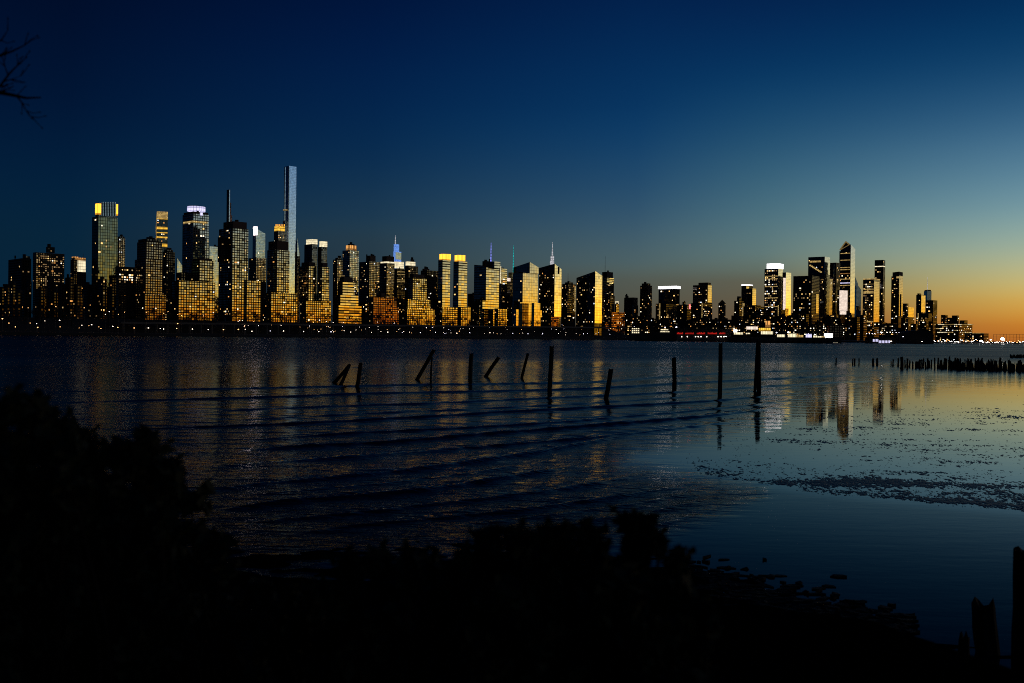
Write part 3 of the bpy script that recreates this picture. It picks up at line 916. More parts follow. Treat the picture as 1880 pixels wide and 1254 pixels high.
r, o = B('block with pale lit upper floors beneath the blue lit skyscraper', 2000, [(S, 'dark', 722, 727, 745, 493, 550, dict(pr=.06)), ('upper_floor', 'lit_cream', 722, 726, 740, 480, 492)], wins=(.05, .08), cap=45)
for y0 in (498, 503, 513, 516):
    band(r, o, 2000, 722, 729, 742, y0, y0 + 1.4, 'lit_dull')
B('low brown brick building with warm reflected panes and two storeyed wings', 1470, [(P, 'brick', 677, 684, 731, 562, 592), (S, 'brick', 676, 684, 727, 545, 563, dict(dd=4)), (RB, 'stone', 694, 699, 706, 538, 545, dict(dd=9))], 'low_block', 'apartment block', wins=(.05, .05), cap=50, bias=(3, 1, 8, 4, 0, 4))
B('tower with a yellow lit crown floor beside the blue lit skyscraper', 1800, [(S, 'dark', 742, 748, 766, 488, 540), ('crown', 'lit_cream', 743, 747, 761, 480, 487), (RB, 'roof', 752, 754, 759, 476, 480, dict(dd=8))], wins=(.06, .08), cap=30)
B('gold gridded tower stepping out in three tiers behind the low brown brick building', 1475, [(P, 'gold', 740, 746, 797, 567, 590), (S, 'gold', 741, 747, 789, 549, 568, dict(dd=4)), (S, 'gold', 748, 756, 782, 510, 550, dict(dd=8)), (RB, 'stone', 751, 758, 778, 503, 510, dict(dd=10))], wins=(.05, .06), cap=70)
B('dark plain block behind the three tier gold tower and the yellow crowned pair', 1700, [(S, 'dark', 771, 782, 804, 496, 570), (RB, 'stone', 774, 778, 787, 493, 496, dict(dd=3))], wins=(.07, .09), cap=45)
for lab, q in (('yellow crowned twin tower next to the three tier gold tower, slightly higher of the pair', (803, 811, 825, 466, 477, 805, 812, 826, 811, 840)), ('yellow crowned twin tower with black and brown banded neck, slightly lower of the pair', (831, 840.5, 856.5, 468, 479.5, 833, 841, 852.5, 845, 864))):
    xl, xc, xr, y0, y1, cl, cc, cr, bl, br = q
    r, o = B(lab, 1475, [(S, 'strip_fine', xl, xc, xr, y1 + 17, 590, dict(pr=.02)), ('neck', 'strip', xl, xc, xr, y1, y1 + 17, dict(pl=0, pr=0)), ('crown', 'lit_yellow', cl, cc - 1, cr, y0, y1, dict(tl=y0 + .5, tr=y0 + .5)), ('podium', 'gold', bl - 7, bl, br, 563, 592, dict(dd=-6, base=1))], wins=(.03, .02), cap=45, group='twin towers with yellow crowns')
B('gold strip fronted tower with a black roof hut and pale upper step', 1475, [(S, 'strip_fine', 869, 891, 915, 490, 594, dict(tl=486)), (RB, 'roof', 884, 890, 905, 479, 490, dict(dd=6)), ('setback', 'strip_fine', 900, 906, 917, 480, 492, dict(dd=3)), ('wing', 'strip_fine', 878, 885, 914, 552, 594, dict(dd=-6, base=1)), ('podium', 'gold', 873, 879, 899, 567, 594, dict(dd=-10, base=1)), ('podium', 'gold', 907, 913, 931, 566, 594, dict(dd=-10, base=1))], wins=(.03, .02), cap=60)
r, o = B('skyscraper of which only the thin violet lit mast shows above the gold strip tower', 3000, [(S, 'dark', 892, 900, 908, 492, 500)], wins=(0, 0))
mast(r, o, 3000, 899.5, 492, 445, 2.3, .8, 'lit_violet')
B('tower with a white lit vertical edge squeezed behind the gold strip tower', 1720, [(S, 'strip', 912, 919, 929.5, 493, 560, dict(pr=.04)), ('lit_edge', 'lit_cream', 916.3, 917.2, 918.6, 489, 520, dict(dd=-3))], wins=(.04, .03), cap=20)
r, o = B('dark blue block carrying a thin teal lit mast', 3200, [(S, 'dark_glass', 932, 938, 954, 500, 560)], wins=(.03, .03), cap=20)
mast(r, o, 3200, 940.8, 502, 450, 2.2, .6, 'lit_teal')
B('small block with a glowing pink panel behind the gold strip tower', 2000, [(S, 'dark', 928, 930, 946, 513, 560), ('lit_panel', 'lit_pink', 929.5, 930, 936, 510, 516, dict(dd=-3))], wins=(.1, .1), cap=25)
B('gold mirror glass building with a sloping peak and wide blocky base', 1470, [(S, 'sheet', 940, 958.5, 986, 501, 590, dict(pr=0)), ('peak', 'sheet', 941, 971, 987.5, 481, 501, dict(dd=8, tl=491, tr=491, pr=0)), ('wing', 'sheet', 948, 954, 980, 555, 590, dict(dd=-5, base=1, pr=0)), ('wing', 'sheet', 975, 980, 991, 556, 590, dict(dd=-5, base=1, pr=0)), ('podium', 'sheet', 942, 947, 994, 568, 596, dict(dd=-9, base=1, pr=0))], wins=(.05, .0), cap=40)
r, o = B('tower with a slanted roof, dark windowed side and narrow gold glass face', 1460, [(S, 'dark_glass', 988, 1016.5, 1029, 484, 600, dict(tl=492, tr=494, pr=0)), ('glass_face', 'bright_sheet', 1016, 1016.9, 1029.6, 484.5, 581, dict(dd=-2, tr=494, pr=0)), ('gatehouse', 'brick', 1006, 1011, 1025, 582, 604, dict(dd=-12, base=1))], wins=(.11, 0), cap=98)
wall_panel(r, o, 1458, 1016, 1016.9, 1029.6, 'R', 1023, 1025, 490, 503, 'roof', 'slot', proud=.8)
r, o = B('silver lit tiered art deco spire rising behind the slanted roof tower', 3900, [(S, 'lit_silver', 1008, 1012, 1016, 480, 490), ('setback', 'lit_silver', 1009, 1012.3, 1015.5, 470, 481)], wins=(0, 0))
mast(r, o, 3900, 1012.5, 472, 444, 3.0, .6, 'lit_silver', 'spire')
r, o = B('dark block with thin aerial and white lit edge between two slanted gold glass towers', 1600, [(S, 'dark', 1030, 1041, 1056, 521, 600), (RB, 'dark', 1036, 1043, 1051, 518, 521), ('lit_edge', 'lit_dull', 1053, 1053.6, 1056, 525, 572, dict(dd=-4))], wins=(.12, .12), cap=80)
mast(r, o, 1600, 1042, 520, 501, .9, .4, 'steel', 'aerial')
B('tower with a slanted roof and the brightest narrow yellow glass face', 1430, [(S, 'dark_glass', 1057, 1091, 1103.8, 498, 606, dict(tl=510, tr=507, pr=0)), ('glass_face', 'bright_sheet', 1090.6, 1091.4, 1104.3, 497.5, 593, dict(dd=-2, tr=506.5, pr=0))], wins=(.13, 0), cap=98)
r, o = B('dark tower with a lit strip side and tall aerial beside the brightest yellow face', 1900, [(S, 'strip', 1102, 1113, 1126, 510, 575, dict(pr=.2)), (RB, 'roof', 1104, 1113, 1124, 499, 510), ('wing', 'gold', 1100, 1105, 1124, 547, 575, dict(dd=-14, base=1))], wins=(.06, .15), cap=50)
mast(r, o, 1900, 1110, 500, 470, .8, .35, 'steel', 'aerial')
r, o = B('small clock tower with a lit cream head', 1700, [(S, 'gold_dim', 1128, 1130, 1136, 558, 600), ('lantern', 'lit_cream', 1128.6, 1130.2, 1135, 553, 558)], 'clock_tower', 'tower', wins=(.1, .2), cap=8)
B('low brick block at the shore with a few lit windows below the clock tower', 1465, [(P, 'brick', 1116, 1122, 1147, 573, 612), ('wing', 'brick', 1105, 1110, 1130, 592, 614, dict(dd=-8, base=1))], 'low_block', 'apartment block', wins=(.15, .12), cap=45)

# --- mid town, seen further away
B('dark block with a lit roof corner past the clock tower', 1750, [(S, 'dark', 1145, 1162, 1170, 546, 605), (RB, 'dark', 1147, 1150, 1153, 543, 546, dict(dd=3)), ('wing', 'amber_glass', 1160, 1163, 1171, 560, 592, dict(dd=-6, base=1))], wins=(.14, .1), cap=60)
B('dark rounded tower with a ragged roof garden and sparse windows', 1900, [(S, 'dark', 1174, 1188, 1196, 524, 600), (RB, 'dark', 1177, 1187, 1193, 520, 524, dict(dd=5))], wins=(.14, .1), cap=70)
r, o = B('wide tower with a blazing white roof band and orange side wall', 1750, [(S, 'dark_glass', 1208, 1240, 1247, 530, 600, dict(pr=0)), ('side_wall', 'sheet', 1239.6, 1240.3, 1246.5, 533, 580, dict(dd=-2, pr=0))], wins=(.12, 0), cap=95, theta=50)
band(r, o, 1750, 1207, 1240, 1248, 524.8, 529.8, 'lit_white', 'roof_band', theta=50, proud=1.0)
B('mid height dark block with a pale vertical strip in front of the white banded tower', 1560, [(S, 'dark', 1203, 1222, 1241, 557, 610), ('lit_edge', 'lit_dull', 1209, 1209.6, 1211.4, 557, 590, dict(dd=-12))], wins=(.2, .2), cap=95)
B('dark double slab tower with an orange side wall', 1750, [(S, 'dark', 1271, 1298, 1306, 523, 612, dict(pr=0)), ('taller_slab', 'dark', 1281, 1298, 1304, 518.5, 523, dict(dd=4)), ('side_wall', 'sheet', 1297.8, 1298.4, 1305.6, 523, 555, dict(dd=-2, pr=0))], wins=(.16, 0), cap=98, theta=50)
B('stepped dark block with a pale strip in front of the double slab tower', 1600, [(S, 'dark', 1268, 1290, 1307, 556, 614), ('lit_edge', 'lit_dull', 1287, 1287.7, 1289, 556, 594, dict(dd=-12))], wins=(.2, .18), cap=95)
r, o = B('low dark block with a round red glowing roof sign', 1650, [(S, 'dark', 1247, 1260, 1272, 559, 612), (RB, 'dark', 1252, 1255, 1258, 554, 559, dict(dd=3))], 'low_block', 'apartment block', wins=(.2, .15), cap=60)
mast(r, o, 1650, 1266, 567, 559, 4.5, 4.5, 'beacon_red', 'roof_sign', 10)
B('small dark block with a pointed roof standing alone', 1900, [(S, 'dark', 1318, 1325, 1331.5, 556, 605), (RB, 'dark', 1320, 1325, 1330, 550, 556, dict(tl=555, tr=555))], wins=(.16, .12), cap=40)
B('dark stepped tower before the split white and gold tower', 1800, [(S, 'dark', 1347, 1356, 1364, 552, 605), (RB, 'dark', 1352, 1356, 1361, 547, 552, dict(dd=3)), ('lit_edge', 'lit_dull', 1361.6, 1362.2, 1366, 556, 580, dict(dd=-3))], wins=(.16, .12), cap=50)
r, o = B('split tower with a pink white cap and two bright gold strips', 2000, [(S, 'dark', 1360, 1369, 1381, 524, 570, dict(pr=0)), ('glass_face', 'sheet', 1368.6, 1369, 1374, 526, 560, dict(dd=-3, pr=0)), ('glass_face', 'sheet', 1379, 1380.3, 1387, 529.5, 560, dict(dd=-1, pr=0)), ('shaft_side', 'dark', 1373.5, 1379.5, 1380, 529.5, 570, dict(dd=-2, pr=0))], wins=(.08, 0), cap=30)
band(r, o, 2000, 1360, 1369, 1381, 522, 524, 'lit_white', 'cap')
B('dark low block below the split white and gold tower', 1600, [(S, 'dark', 1364, 1385, 1402, 562, 612), ('wing', 'dark', 1378, 1388, 1396, 560, 566, dict(dd=4))], 'low_block', 'apartment block', wins=(.2, .15), cap=80)
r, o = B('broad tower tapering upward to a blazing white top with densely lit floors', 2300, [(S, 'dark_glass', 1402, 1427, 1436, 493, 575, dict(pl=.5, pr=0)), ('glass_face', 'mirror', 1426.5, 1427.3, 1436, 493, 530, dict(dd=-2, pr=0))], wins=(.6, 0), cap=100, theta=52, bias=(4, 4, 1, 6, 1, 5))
band(r, o, 2300, 1406, 1427, 1436.5, 483.5, 493, 'lit_white', 'roof_band', theta=52, proud=1.0)
for y0 in (506, 511, 525, 546, 562):
    band(r, o, 2300, 1403, 1427, 1427.2, y0, y0 + 1.6, 'lit_dull', theta=52)
B('slim tower with a white gold glowing side next to the blazing white top', 2250, [(S, 'dark_glass', 1435, 1441, 1451, 500, 605, dict(pr=0)), ('glass_face', 'mirror', 1440.5, 1441.6, 1451, 500, 600, dict(dd=-2, pr=0)), ('lit_panel', 'lit_pink', 1436.5, 1441, 1441.2, 510, 570, dict(dd=-3))], wins=(.3, 0), cap=40)
B('mid height dark block with amber corner in front of the blazing white topped tower', 1600, [(S, 'dark', 1402, 1428, 1446, 568, 615, dict(pr=.05)), ('wing', 'amber_glass', 1440, 1441, 1447, 566, 600, dict(dd=3)), ('lit_edge', 'lit_dull', 1427, 1427.6, 1429, 560, 600, dict(dd=-4))], wins=(.2, .05), cap=90)
B('broad black tower speckled all over with small windows', 1900, [(S, 'dark', 1455, 1489, 1503, 506, 615, dict(pr=.03)), ('glass_face', 'sheet', 1496.5, 1497.5, 1502, 540, 575, dict(dd=-12, pr=0))], wins=(.17, .03), cap=100, theta=52)
r, o = B('boxy tower with a diagonal stair of lit floors and pale side wall', 2600, [(S, 'dark_glass', 1482, 1512, 1522, 471, 560, dict(pr=0, pl=.02)), ('glass_face', 'mirror', 1511.4, 1512.4, 1522, 471, 503, dict(dd=-2, pr=0)), ('lower_block', 'amber_glass', 1481, 1505, 1527, 509, 570, dict(dd=-20, base=1))], wins=(.05, .06), cap=40, theta=52)
wall_panel(r, o, 2600, 1482, 1512, 1522, 'L', 1485, 1505, 478.5, 482, 'lit_dull', 'light_band', theta=52)
for i in range(8):
    x0 = 1484 + i * 2.8
    wall_panel(r, o, 2600, 1482, 1512, 1522, 'L', x0, x0 + 3.6, 486 + i * 1.75, 488.6 + i * 1.75, 'lit_dull', 'lit_landing', theta=52, proud=1.0)
r, o = B('dark tower with a thin pale wall pipe between the boxy tower and pointed crown', 2700, [(S, 'dark', 1521, 1533, 1541, 482, 600)], wins=(.16, .1), cap=60)
mast(r, o, 2680, 1531, 510, 484, .9, .7, 'pale_glass', 'pipe')
r, o = B('tallest downstream skyscraper with a lit triangular pointed crown', 2750, [(S, 'dark_glass', 1539, 1559.5, 1568, 460, 580, dict(pr=0, pl=.10)), ('glass_face', 'mirror', 1559, 1559.9, 1568, 449, 575, dict(dd=-2, pr=0, tr=457)), ('crown', 'dark_glass', 1541.5, 1559.3, 1567.5, 448.5, 460, dict(tl=459, tr=457, pl=0, pr=0))], wins=(.12, 0), cap=98, theta=52)
dC = D(2756, 1559.5)
for x0, y0, x1, y1 in ((1542, 459, 1553, 443.5), (1553, 443.5, 1559.5, 449.5), (1545, 458, 1559, 450)):
    a_, b_ = at(x0, y0, dC + (1559 - x0) * 1.4), at(x1, y1, dC + (1559 - x1) * 1.4)
    MB().tube([(a_ - o), (b_ - o)], [1.8, 1.8], 6).make('crown_edge', M['lit_dull'], r)
tri = [at(x_, y_, dC + (1559 - x_) * 1.4 + 4) - o for x_, y_ in ((1542, 459.5), (1559.3, 459.5), (1559.3, 450.5), (1553, 444.5))]
mb = MB()
mb.v = [tuple(q) for q in tri] + [(q.x + 14, q.y + 18, q.z) for q in tri]
mb.f = [(0, 1, 2, 3), (3, 2, 6, 7), (0, 3, 7, 4), (1, 5, 6, 2), (7, 6, 5, 4)]
mb.u = [((0, 0),) * 4] * 5
mb.make('crown_wedge', M['roof'], r)
for y0, mk in ((464, 'lit_dull'), (476.5, 'lit_dull'), (490, 'lit_dull'), (494, 'lit_dull'), (501, 'lit_amber'), (511.5, 'lit_dull'), (518.5, 'lit_lilac'), (523, 'lit_dull')):
    band(r, o, 2750, 1541, 1559.3, 1559.5, y0, y0 + 1.7, mk, theta=52)
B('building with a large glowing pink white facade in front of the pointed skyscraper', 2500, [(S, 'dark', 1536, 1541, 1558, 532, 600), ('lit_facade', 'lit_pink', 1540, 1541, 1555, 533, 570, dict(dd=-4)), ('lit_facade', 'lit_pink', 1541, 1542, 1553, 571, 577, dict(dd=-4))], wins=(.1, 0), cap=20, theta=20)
B('blue glass tower with a curved pointed side behind the pointed skyscraper', 3000, [(S, 'blue_glass', 1566, 1571, 1580, 520, 575, dict(tr=532)), ('peak', 'blue_glass', 1566, 1568, 1574, 507, 524, dict(tr=521, tl=507))], wins=(.02, .03), cap=12, theta=4)
r, o = B('tower with lit yellow floors, amber glowing side and rounded roof edge', 2400, [(S, 'dark_glass', 1583, 1603, 1614, 513, 600, dict(pl=.35, pr=0)), ('glass_face', 'sheet', 1602.5, 1603.4, 1613, 516, 595, dict(dd=-2, pr=0)), ('roof_edge', 'lit_dull', 1583, 1603, 1614.5, 511, 513, dict(dd=-2))], wins=(.3, 0), cap=95, theta=52, bias=(6, 4, 3, 5, 0, 4))
for y0, y1 in ((521, 522), (530, 532), (534, 539), (589, 592)):
    band(r, o, 2400, 1584, 1603, 1603.2, y0, y1, 'lit_dull', theta=52)
r, o = B('slim dark tower with one bright band near its top behind the amber sided tower', 2700, [(S, 'dark', 1604, 1619.7, 1623.5, 477, 600)], wins=(.12, .08), cap=60, theta=55)
band(r, o, 2700, 1604, 1619.7, 1623.5, 488, 490, 'lit_cream', theta=55)
r, o = B('slim tower with a black rounded top and a pale gold edge', 2500, [(S, 'dark', 1635, 1649, 1656, 507, 605, dict(pr=0)), ('top', 'roof', 1637, 1649, 1656, 498.5, 507, dict(tl=500, tr=500)), ('glass_face', 'sheet', 1648.6, 1649.4, 1656.4, 506, 580, dict(dd=-2, pr=0)), ('slot', 'roof', 1651, 1652.5, 1654, 540, 580, dict(dd=-4))], wins=(.2, 0), cap=70, theta=52)
band(r, o, 2500, 1644, 1649, 1655, 507, 511, 'lit_dull', theta=52)
B('narrow dark block next to the bright yellow box', 2700, [(S, 'dark', 1656, 1663, 1667, 557, 605)], wins=(.2, .15), cap=30)
B('bright yellow glass box glowing like a lantern', 2800, [(S, 'dark', 1664, 1667, 1678, 582, 610), ('upper_box', 'sheet', 1665, 1667, 1677, 564, 582, dict(pr=0)), ('edge', 'sheet', 1663.5, 1664.3, 1667, 557, 582, dict(dd=-3, pr=0))], wins=(.2, .15), cap=25)
B('dark twin block with a bright yellow glass face before the far spire', 2900, [(S, 'dark', 1681, 1690.5, 1698, 541, 605, dict(pr=.1)), (RB, 'dark', 1683, 1686, 1690, 538.5, 541, dict(dd=2)), ('glass_face', 'sheet', 1689.5, 1690.5, 1698, 542, 573, dict(dd=-3, pr=0)), ('lit_edge', 'lit_dull', 1684, 1684.6, 1686.4, 575, 606, dict(dd=-6))], wins=(.14, .1), cap=50)
r, o = B('distant tapered skyscraper with a banded grey top and tall spire', 8000, [(S, 'blue_glass', 1695, 1701, 1709, 534, 560), (RB, 'roof', 1696, 1702, 1708, 532, 534)], wins=(0, 0), theta=2)
mast(r, o, 8000, 1702, 533, 508, 1.0, .3, 'lit_silver', 'spire')
B('plain dark block with a brown lit side below the distant spire', 2700, [(S, 'dark', 1699, 1712, 1720, 551, 610), ('lower_block', 'dark', 1686, 1704, 1717, 575, 612, dict(dd=-20, base=1))], wins=(.12, .1), cap=60)
r, o = B('low terraced pier building with bright lit decks and cranes at the down-river end', 1900, [(P, 'dark', 1717, 1760, 1785, 594, 627), ('deck_block', 'dark', 1727, 1734, 1739.5, 578, 594, dict(dd=8)), ('deck_block', 'dark', 1747, 1757, 1760, 579, 594, dict(dd=8)), ('deck_block', 'dark', 1739, 1743, 1748, 583, 594, dict(dd=12)), ('deck_block', 'dark', 1761, 1770, 1776, 588, 594, dict(dd=8))], 'pier_building', 'pier building', wins=(.2, .25), cap=95, bias=(6, 6, 4, 4, 1, 3))
for y0, a_, b_ in ((595, 1722, 1784), (602.5, 1719, 1729), (609.5, 1721, 1747), (606, 1750, 1756), (610, 1767, 1781), (598.5, 1730, 1738)):
    for part in range(int((b_ - a_) / 6) + 1):
        x0 = a_ + part * 6
        wall_panel(r, o, 1900, 1717, 1760, 1785, 'L' if x0 < 1756 else 'R', x0, min(x0 + 5.2, b_ + 1), y0, y0 + random.uniform(1.0, 1.7), random.choice(['lit_cream', 'lit_dull', 'lit_dull']), 'deck_light', proud=2.0)
B('long low shed with a lit eaves line past the terraced pier building', 1950, [(P, 'dark', 1780, 1806, 1815, 612, 627), ('eaves_light', 'lit_dull', 1783, 1806, 1806.4, 611, 612, dict(dd=-3))], 'low_shed', 'shed', wins=(.25, .3), cap=20, bias=(6, 3, 3, 2, 0, 2))

# --- low blocks that nothing tells apart, filling the band behind the shore
rf = random.Random(5)
LOW1 = 'low black block with few lit windows on the dark hillside up-river of the gold row'
LOW2 = 'low black block with scattered windows crowded between the feet of the gold fronted row'
LOW3 = 'low black block with dense scattered windows crowded behind the down-river piers'
for i in range(22):
    x = -8 + i * 11.5 + rf.uniform(-3, 3)
    w = rf.uniform(10, 19)
    B(LOW1, 1490 + rf.uniform(0, 90), [(S, 'dark', x, x + w * rf.uniform(.3, .5), x + w, rf.uniform(508, 548) - (8 if x < 30 else 0), 588)], 'low_block', 'apartment block', wins=(.06, .07), cap=10, bias=(3, 1.5, 6, 5, 0.2, 9), group='low blocks on the up-river hillside', seed=i)
for i in range(26):
    x = 232 + i * 35 + rf.uniform(-8, 8)
    w = rf.uniform(14, 26)
    B(LOW2, 1560 + rf.uniform(0, 60), [(S, 'dark', x, x + w * rf.uniform(.4, .6), x + w, rf.uniform(520, 560), 590)], 'low_block', 'apartment block', wins=(.14, .10), cap=28, group='low blocks between the gold fronts', seed=50 + i)
for i in range(44):
    x = 1140 + i * 13.2 + rf.uniform(-5, 5)
    w = rf.uniform(12, 24)
    far = 1 if x > 1600 else 0
    B(LOW3, (1500 if not far else 2050) + rf.uniform(0, 60), [(S, 'dark', x, x + w * rf.uniform(.5, .75), x + w, rf.uniform(574, 600) + far * 8, 616)], 'low_block', 'apartment block', wins=(.22, .16), cap=26, bias=(4, 5, 3, 4, 1.2, 4), group='low blocks behind the piers', seed=100 + i)

# ------------------------------------------------------------------ elevated highway, park trees and lamps on the far bank
r = empty('elevated_highway', (on_ray(700, 1492), 1492, 3), 'long black elevated highway on columns below the gold fronted row', 'elevated road')
o = Vector(r.location)
for x0 in range(222, 1150, 58):
    x1 = min(x0 + 58, 1160)
    d0, d1 = shore_d(x0) + 14, shore_d(x1) + 14
    pts = [(on_ray(x0, d0) - o.x, d0 - o.y), (on_ray(x1, d1) - o.x, d1 - o.y), (on_ray(x1, d1 + 16) - o.x, d1 + 16 - o.y), (on_ray(x0, d0 + 16) - o.x, d0 + 16 - o.y)]
    zt = zpx(x0, 590.5 + (x0 - 222) * 0.0105, d0) - 3
    MB().prism(pts, zt - 2.2, zt).make('deck', M['concrete'], r)
for i in range(46):
    x0 = 226 + i * 20.3
    d0 = shore_d(x0) + 17
    zt = zpx(x0, 590.5 + (x0 - 222) * 0.0105, d0) - 5.3
    MB().box((on_ray(x0, d0) - o.x, d0 - o.y, 0), (1.6, 1.6, zt)).make('column', M['concrete'], r)


def far_tree_mesh(seed):
    rn = random.Random(seed)
    v, f = [], []
    for i in range(260):
        th, ph = rn.uniform(0, 2 * math.pi), math.acos(rn.uniform(-.7, 1))
        rad = rn.uniform(.35, 1) ** .6 * (0.8 + .3 * math.sin(th * 3 + seed))
        c = Vector((math.cos(th) * math.sin(ph) * rad * 3.6, math.sin(th) * math.sin(ph) * rad * 3.6, 6.4 + math.cos(ph) * rad * 3.6))
        s = rn.uniform(.25, .75)
        b = len(v)
        for _ in range(3):
            v.append(tuple(c + Vector((rn.uniform(-s, s), rn.uniform(-s, s), rn.uniform(-s, s)))))
        f.append((b, b + 1, b + 2))
    return mesh('crown', v, f, M['far_foliage'])


CR = [far_tree_mesh(s) for s in (1, 2, 3)]
mb = MB().tube([(0, 0, -1), (0.1, 0, 3), (0, 0.1, 7)], [.35, .28, .1], 6)
mb.tube([(0.1, 0, 3), (1.4, .4, 6.5)], [.2, .05], 5).tube([(0.1, 0, 3.4), (-1.5, -.4, 7)], [.2, .05], 5)
TR = mesh('trunk', mb.v, mb.f, M['bark'], mb.u)
rt = random.Random(11)
for i in range(130):
    x = -20 + i * 9.1 + rt.uniform(-4, 4)
    if x > 1165:
        break
    d0 = shore_d(x) + rt.uniform(30, 46)
    z = 4 + (land_z(x) - 4) * min(1, (d0 - shore_d(x) - 26) / 18)
    t = empty('park_tree', (on_ray(x, d0), d0, z), 'small black bare tree in the line of park trees along the far shore', 'tree', 'park trees on the far shore')
    s = rt.uniform(.8, 1.5)
    t.scale = (s, s, s * rt.uniform(.9, 1.2))
    t.rotation_euler = (0, 0, rt.uniform(0, 6))
    link('trunk', TR, t)
    link('crown', rt.choice(CR), t)

LM = {'white': lamp_mat('lamp_white', (1.0, 0.80, 0.62), 5, True), 'warm': lamp_mat('lamp_warm', (1.0, 0.50, 0.18), 4, True), 'cool': lamp_mat('lamp_cool', (0.86, 0.82, 1.0), 5, True), 'big': lamp_mat('lamp_big', (1.0, 0.97, 0.9), 30, True)}


def ball(name, rad, m):
    bm = bmesh.new()
    bmesh.ops.create_icosphere(bm, subdivisions=1, radius=rad)
    for v in bm.verts:
        v.co.z *= .8
    me = bpy.data.meshes.new(name)
    bm.to_mesh(me)
    bm.free()
    me.materials.append(m)
    return me


HEAD = {k: ball('lamp_head', .55, v) for k, v in LM.items()}
mb = MB().tube([(0, 0, -1), (0, 0, 0)], [.12, .08], 5)
POLE = mesh('pole', mb.v, mb.f, M['steel'], mb.u)


def lamp(x, y, d, kind='white', s=1.0, label='small glowing street lamp in the row of lights along the far shore', group='street lamps on the far shore'):
    z = zpx(x, y, d)
    b = 3.0
    h = max(3.0, z - b)
    t = empty('street_lamp', (on_ray(x, d), d, z - h), label, 'street lamp', group)
    pl = link('pole', POLE, t, (0, 0, h))
    pl.scale = (1, 1, h)
    hd = link('lamp_head', HEAD[kind], t, (0, 0, h))
    hd.scale = (s, s, s)


LEFT = [(4, 585, 1.5), (16, 593, 1.1), (28, 600, 1.1), (51, 565, 1.2), (55, 593, .9), (67, 594, 1), (69, 601, 1.2), (82, 589, .8), (102, 563, 1.2), (109, 588, 1.9), (110, 600, 1.2), (145, 602, 1), (150, 597, 1.1), (154, 565, 1.3), (163, 598, 1.2), (168, 596, 1.1), (181, 600, 1.2), (185, 603, 1), (193, 577, 1), (200, 572, 1.3), (207, 599, 1.3), (216, 601, 1.3), (217, 577, .9), (228, 573, 1.1), (268, 573, 1.2), (300, 575, 1.1), (308, 572, 1), (326, 577, 1), (333, 579, 1), (246, 602, 1.5), (272, 602, 1.5), (294, 603, 1.2), (300, 604, 1.2), (326, 594, 1.1), (324, 603, 1.4), (353, 604, 1.3), (382, 605, 1.1), (410, 605, 1.4), (437, 605, 1.2), (373, 580, 1), (391, 574, 1), (413, 577, 1)]
for x, y, s in LEFT:
    lamp(x, y, shore_d(x) + 12.5, rt.choice(['white', 'warm', 'warm']), s * rt.uniform(.55, .95))
for i in range(22):
    x = 455 + i * 32 + rt.uniform(-9, 9)
    lamp(x, 607.5 + (x - 455) * 0.0085 + rt.uniform(-.8, .8), shore_d(x) + 8, rt.choice(['white', 'white', 'cool']), rt.uniform(.8, 1.25))
for i in range(105):
    x = rt.uniform(425, 1165)
    base = 597 + (x - 425) * 0.012
    y = base + rt.choice([0, 0, 3, 6, 9, -8]) + rt.uniform(-1.5, 1.5)
    lamp(x, y, shore_d(x) + rt.uniform(8, 13.5), rt.choice(['white', 'white', 'warm', 'warm', 'cool']), rt.uniform(.4, .8))

# ------------------------------------------------------------------ piers, boats and sheds on the down-river waterfront
def pier(label, x0, x1, d, ytop, depth=18, name='pier', cat='pier', m='pier_dark', zb=-1.5):
    r = empty(name, (on_ray((x0 + x1) / 2, d), d, 0), label, cat)
    o = Vector(r.location)
    zt = zpx((x0 + x1) / 2, ytop, d)
    a, b = on_ray(x0, d) - o.x, on_ray(x1, d) - o.x
    MB().prism([(a, 0), (b, 0), (b, depth), (a, depth)], zb, zt).make('deck', M[m], r)
    return r, o, zt


r, o, z = pier('long low black pier in front of the speckled black tower', 1345, 1530, 1120, 625)
for i in range(14):
    x = 1352 + i * 13
    MB().box((on_ray(x, 1120) - o.x, -.6, -1), (1.0, 1.0, z + 2.2)).make('pile', M['wood'], r)
r, o, z = pier('low pier strip with small lit huts between the red lettered shed and long black pier', 1336, 1440, 1300, 619)
for x0, x1, y0, y1, mk in ((1349, 1353, 605, 610, 'lit_white'), (1350, 1364, 610, 614.5, 'lit_cream'), (1373, 1391, 599, 605, 'lit_pink'), (1396, 1415, 602, 608, 'lit_gold'), (1400, 1419, 608, 614, 'lit_cream'), (1408, 1414, 589, 601, 'lit_amber'), (1372, 1377, 611, 613.5, 'lit_cream')):
    a, b = on_ray(x0, 1305) - o.x, on_ray(x1, 1305) - o.x
    MB().prism([(a, 5), (b, 5), (b, 14), (a, 14)], zpx(x0, y1, 1305), zpx(x0, y0, 1305)).make('lit_hut', M[mk], r)
r, o, z = pier('dark pier shed with a row of red glowing letter groups over small white lamps', 1231, 1342, 1330, 604.5, 24, 'pier_shed', 'pier shed')
MB().prism([(on_ray(1228, 1328) - o.x, -2), (on_ray(1344, 1328) - o.x, -2), (on_ray(1344, 1328) - o.x, 27), (on_ray(1228, 1328) - o.x, 27)], z + .01, z + 1.2).make('roof', M['roof'], r)
for x0, x1 in ((1243.5, 1254), (1259, 1274), (1280, 1295), (1300, 1316), (1321, 1332)):
    x = x0
    while x < x1:
        a = on_ray(x, 1329) - o.x
        MB().box((a, -.6, zpx(x, 613.4, 1329)), (0.8, .3, random.uniform(1.6, 2.5))).make('red_letter', M['lit_red'], r)
        x += 1.95
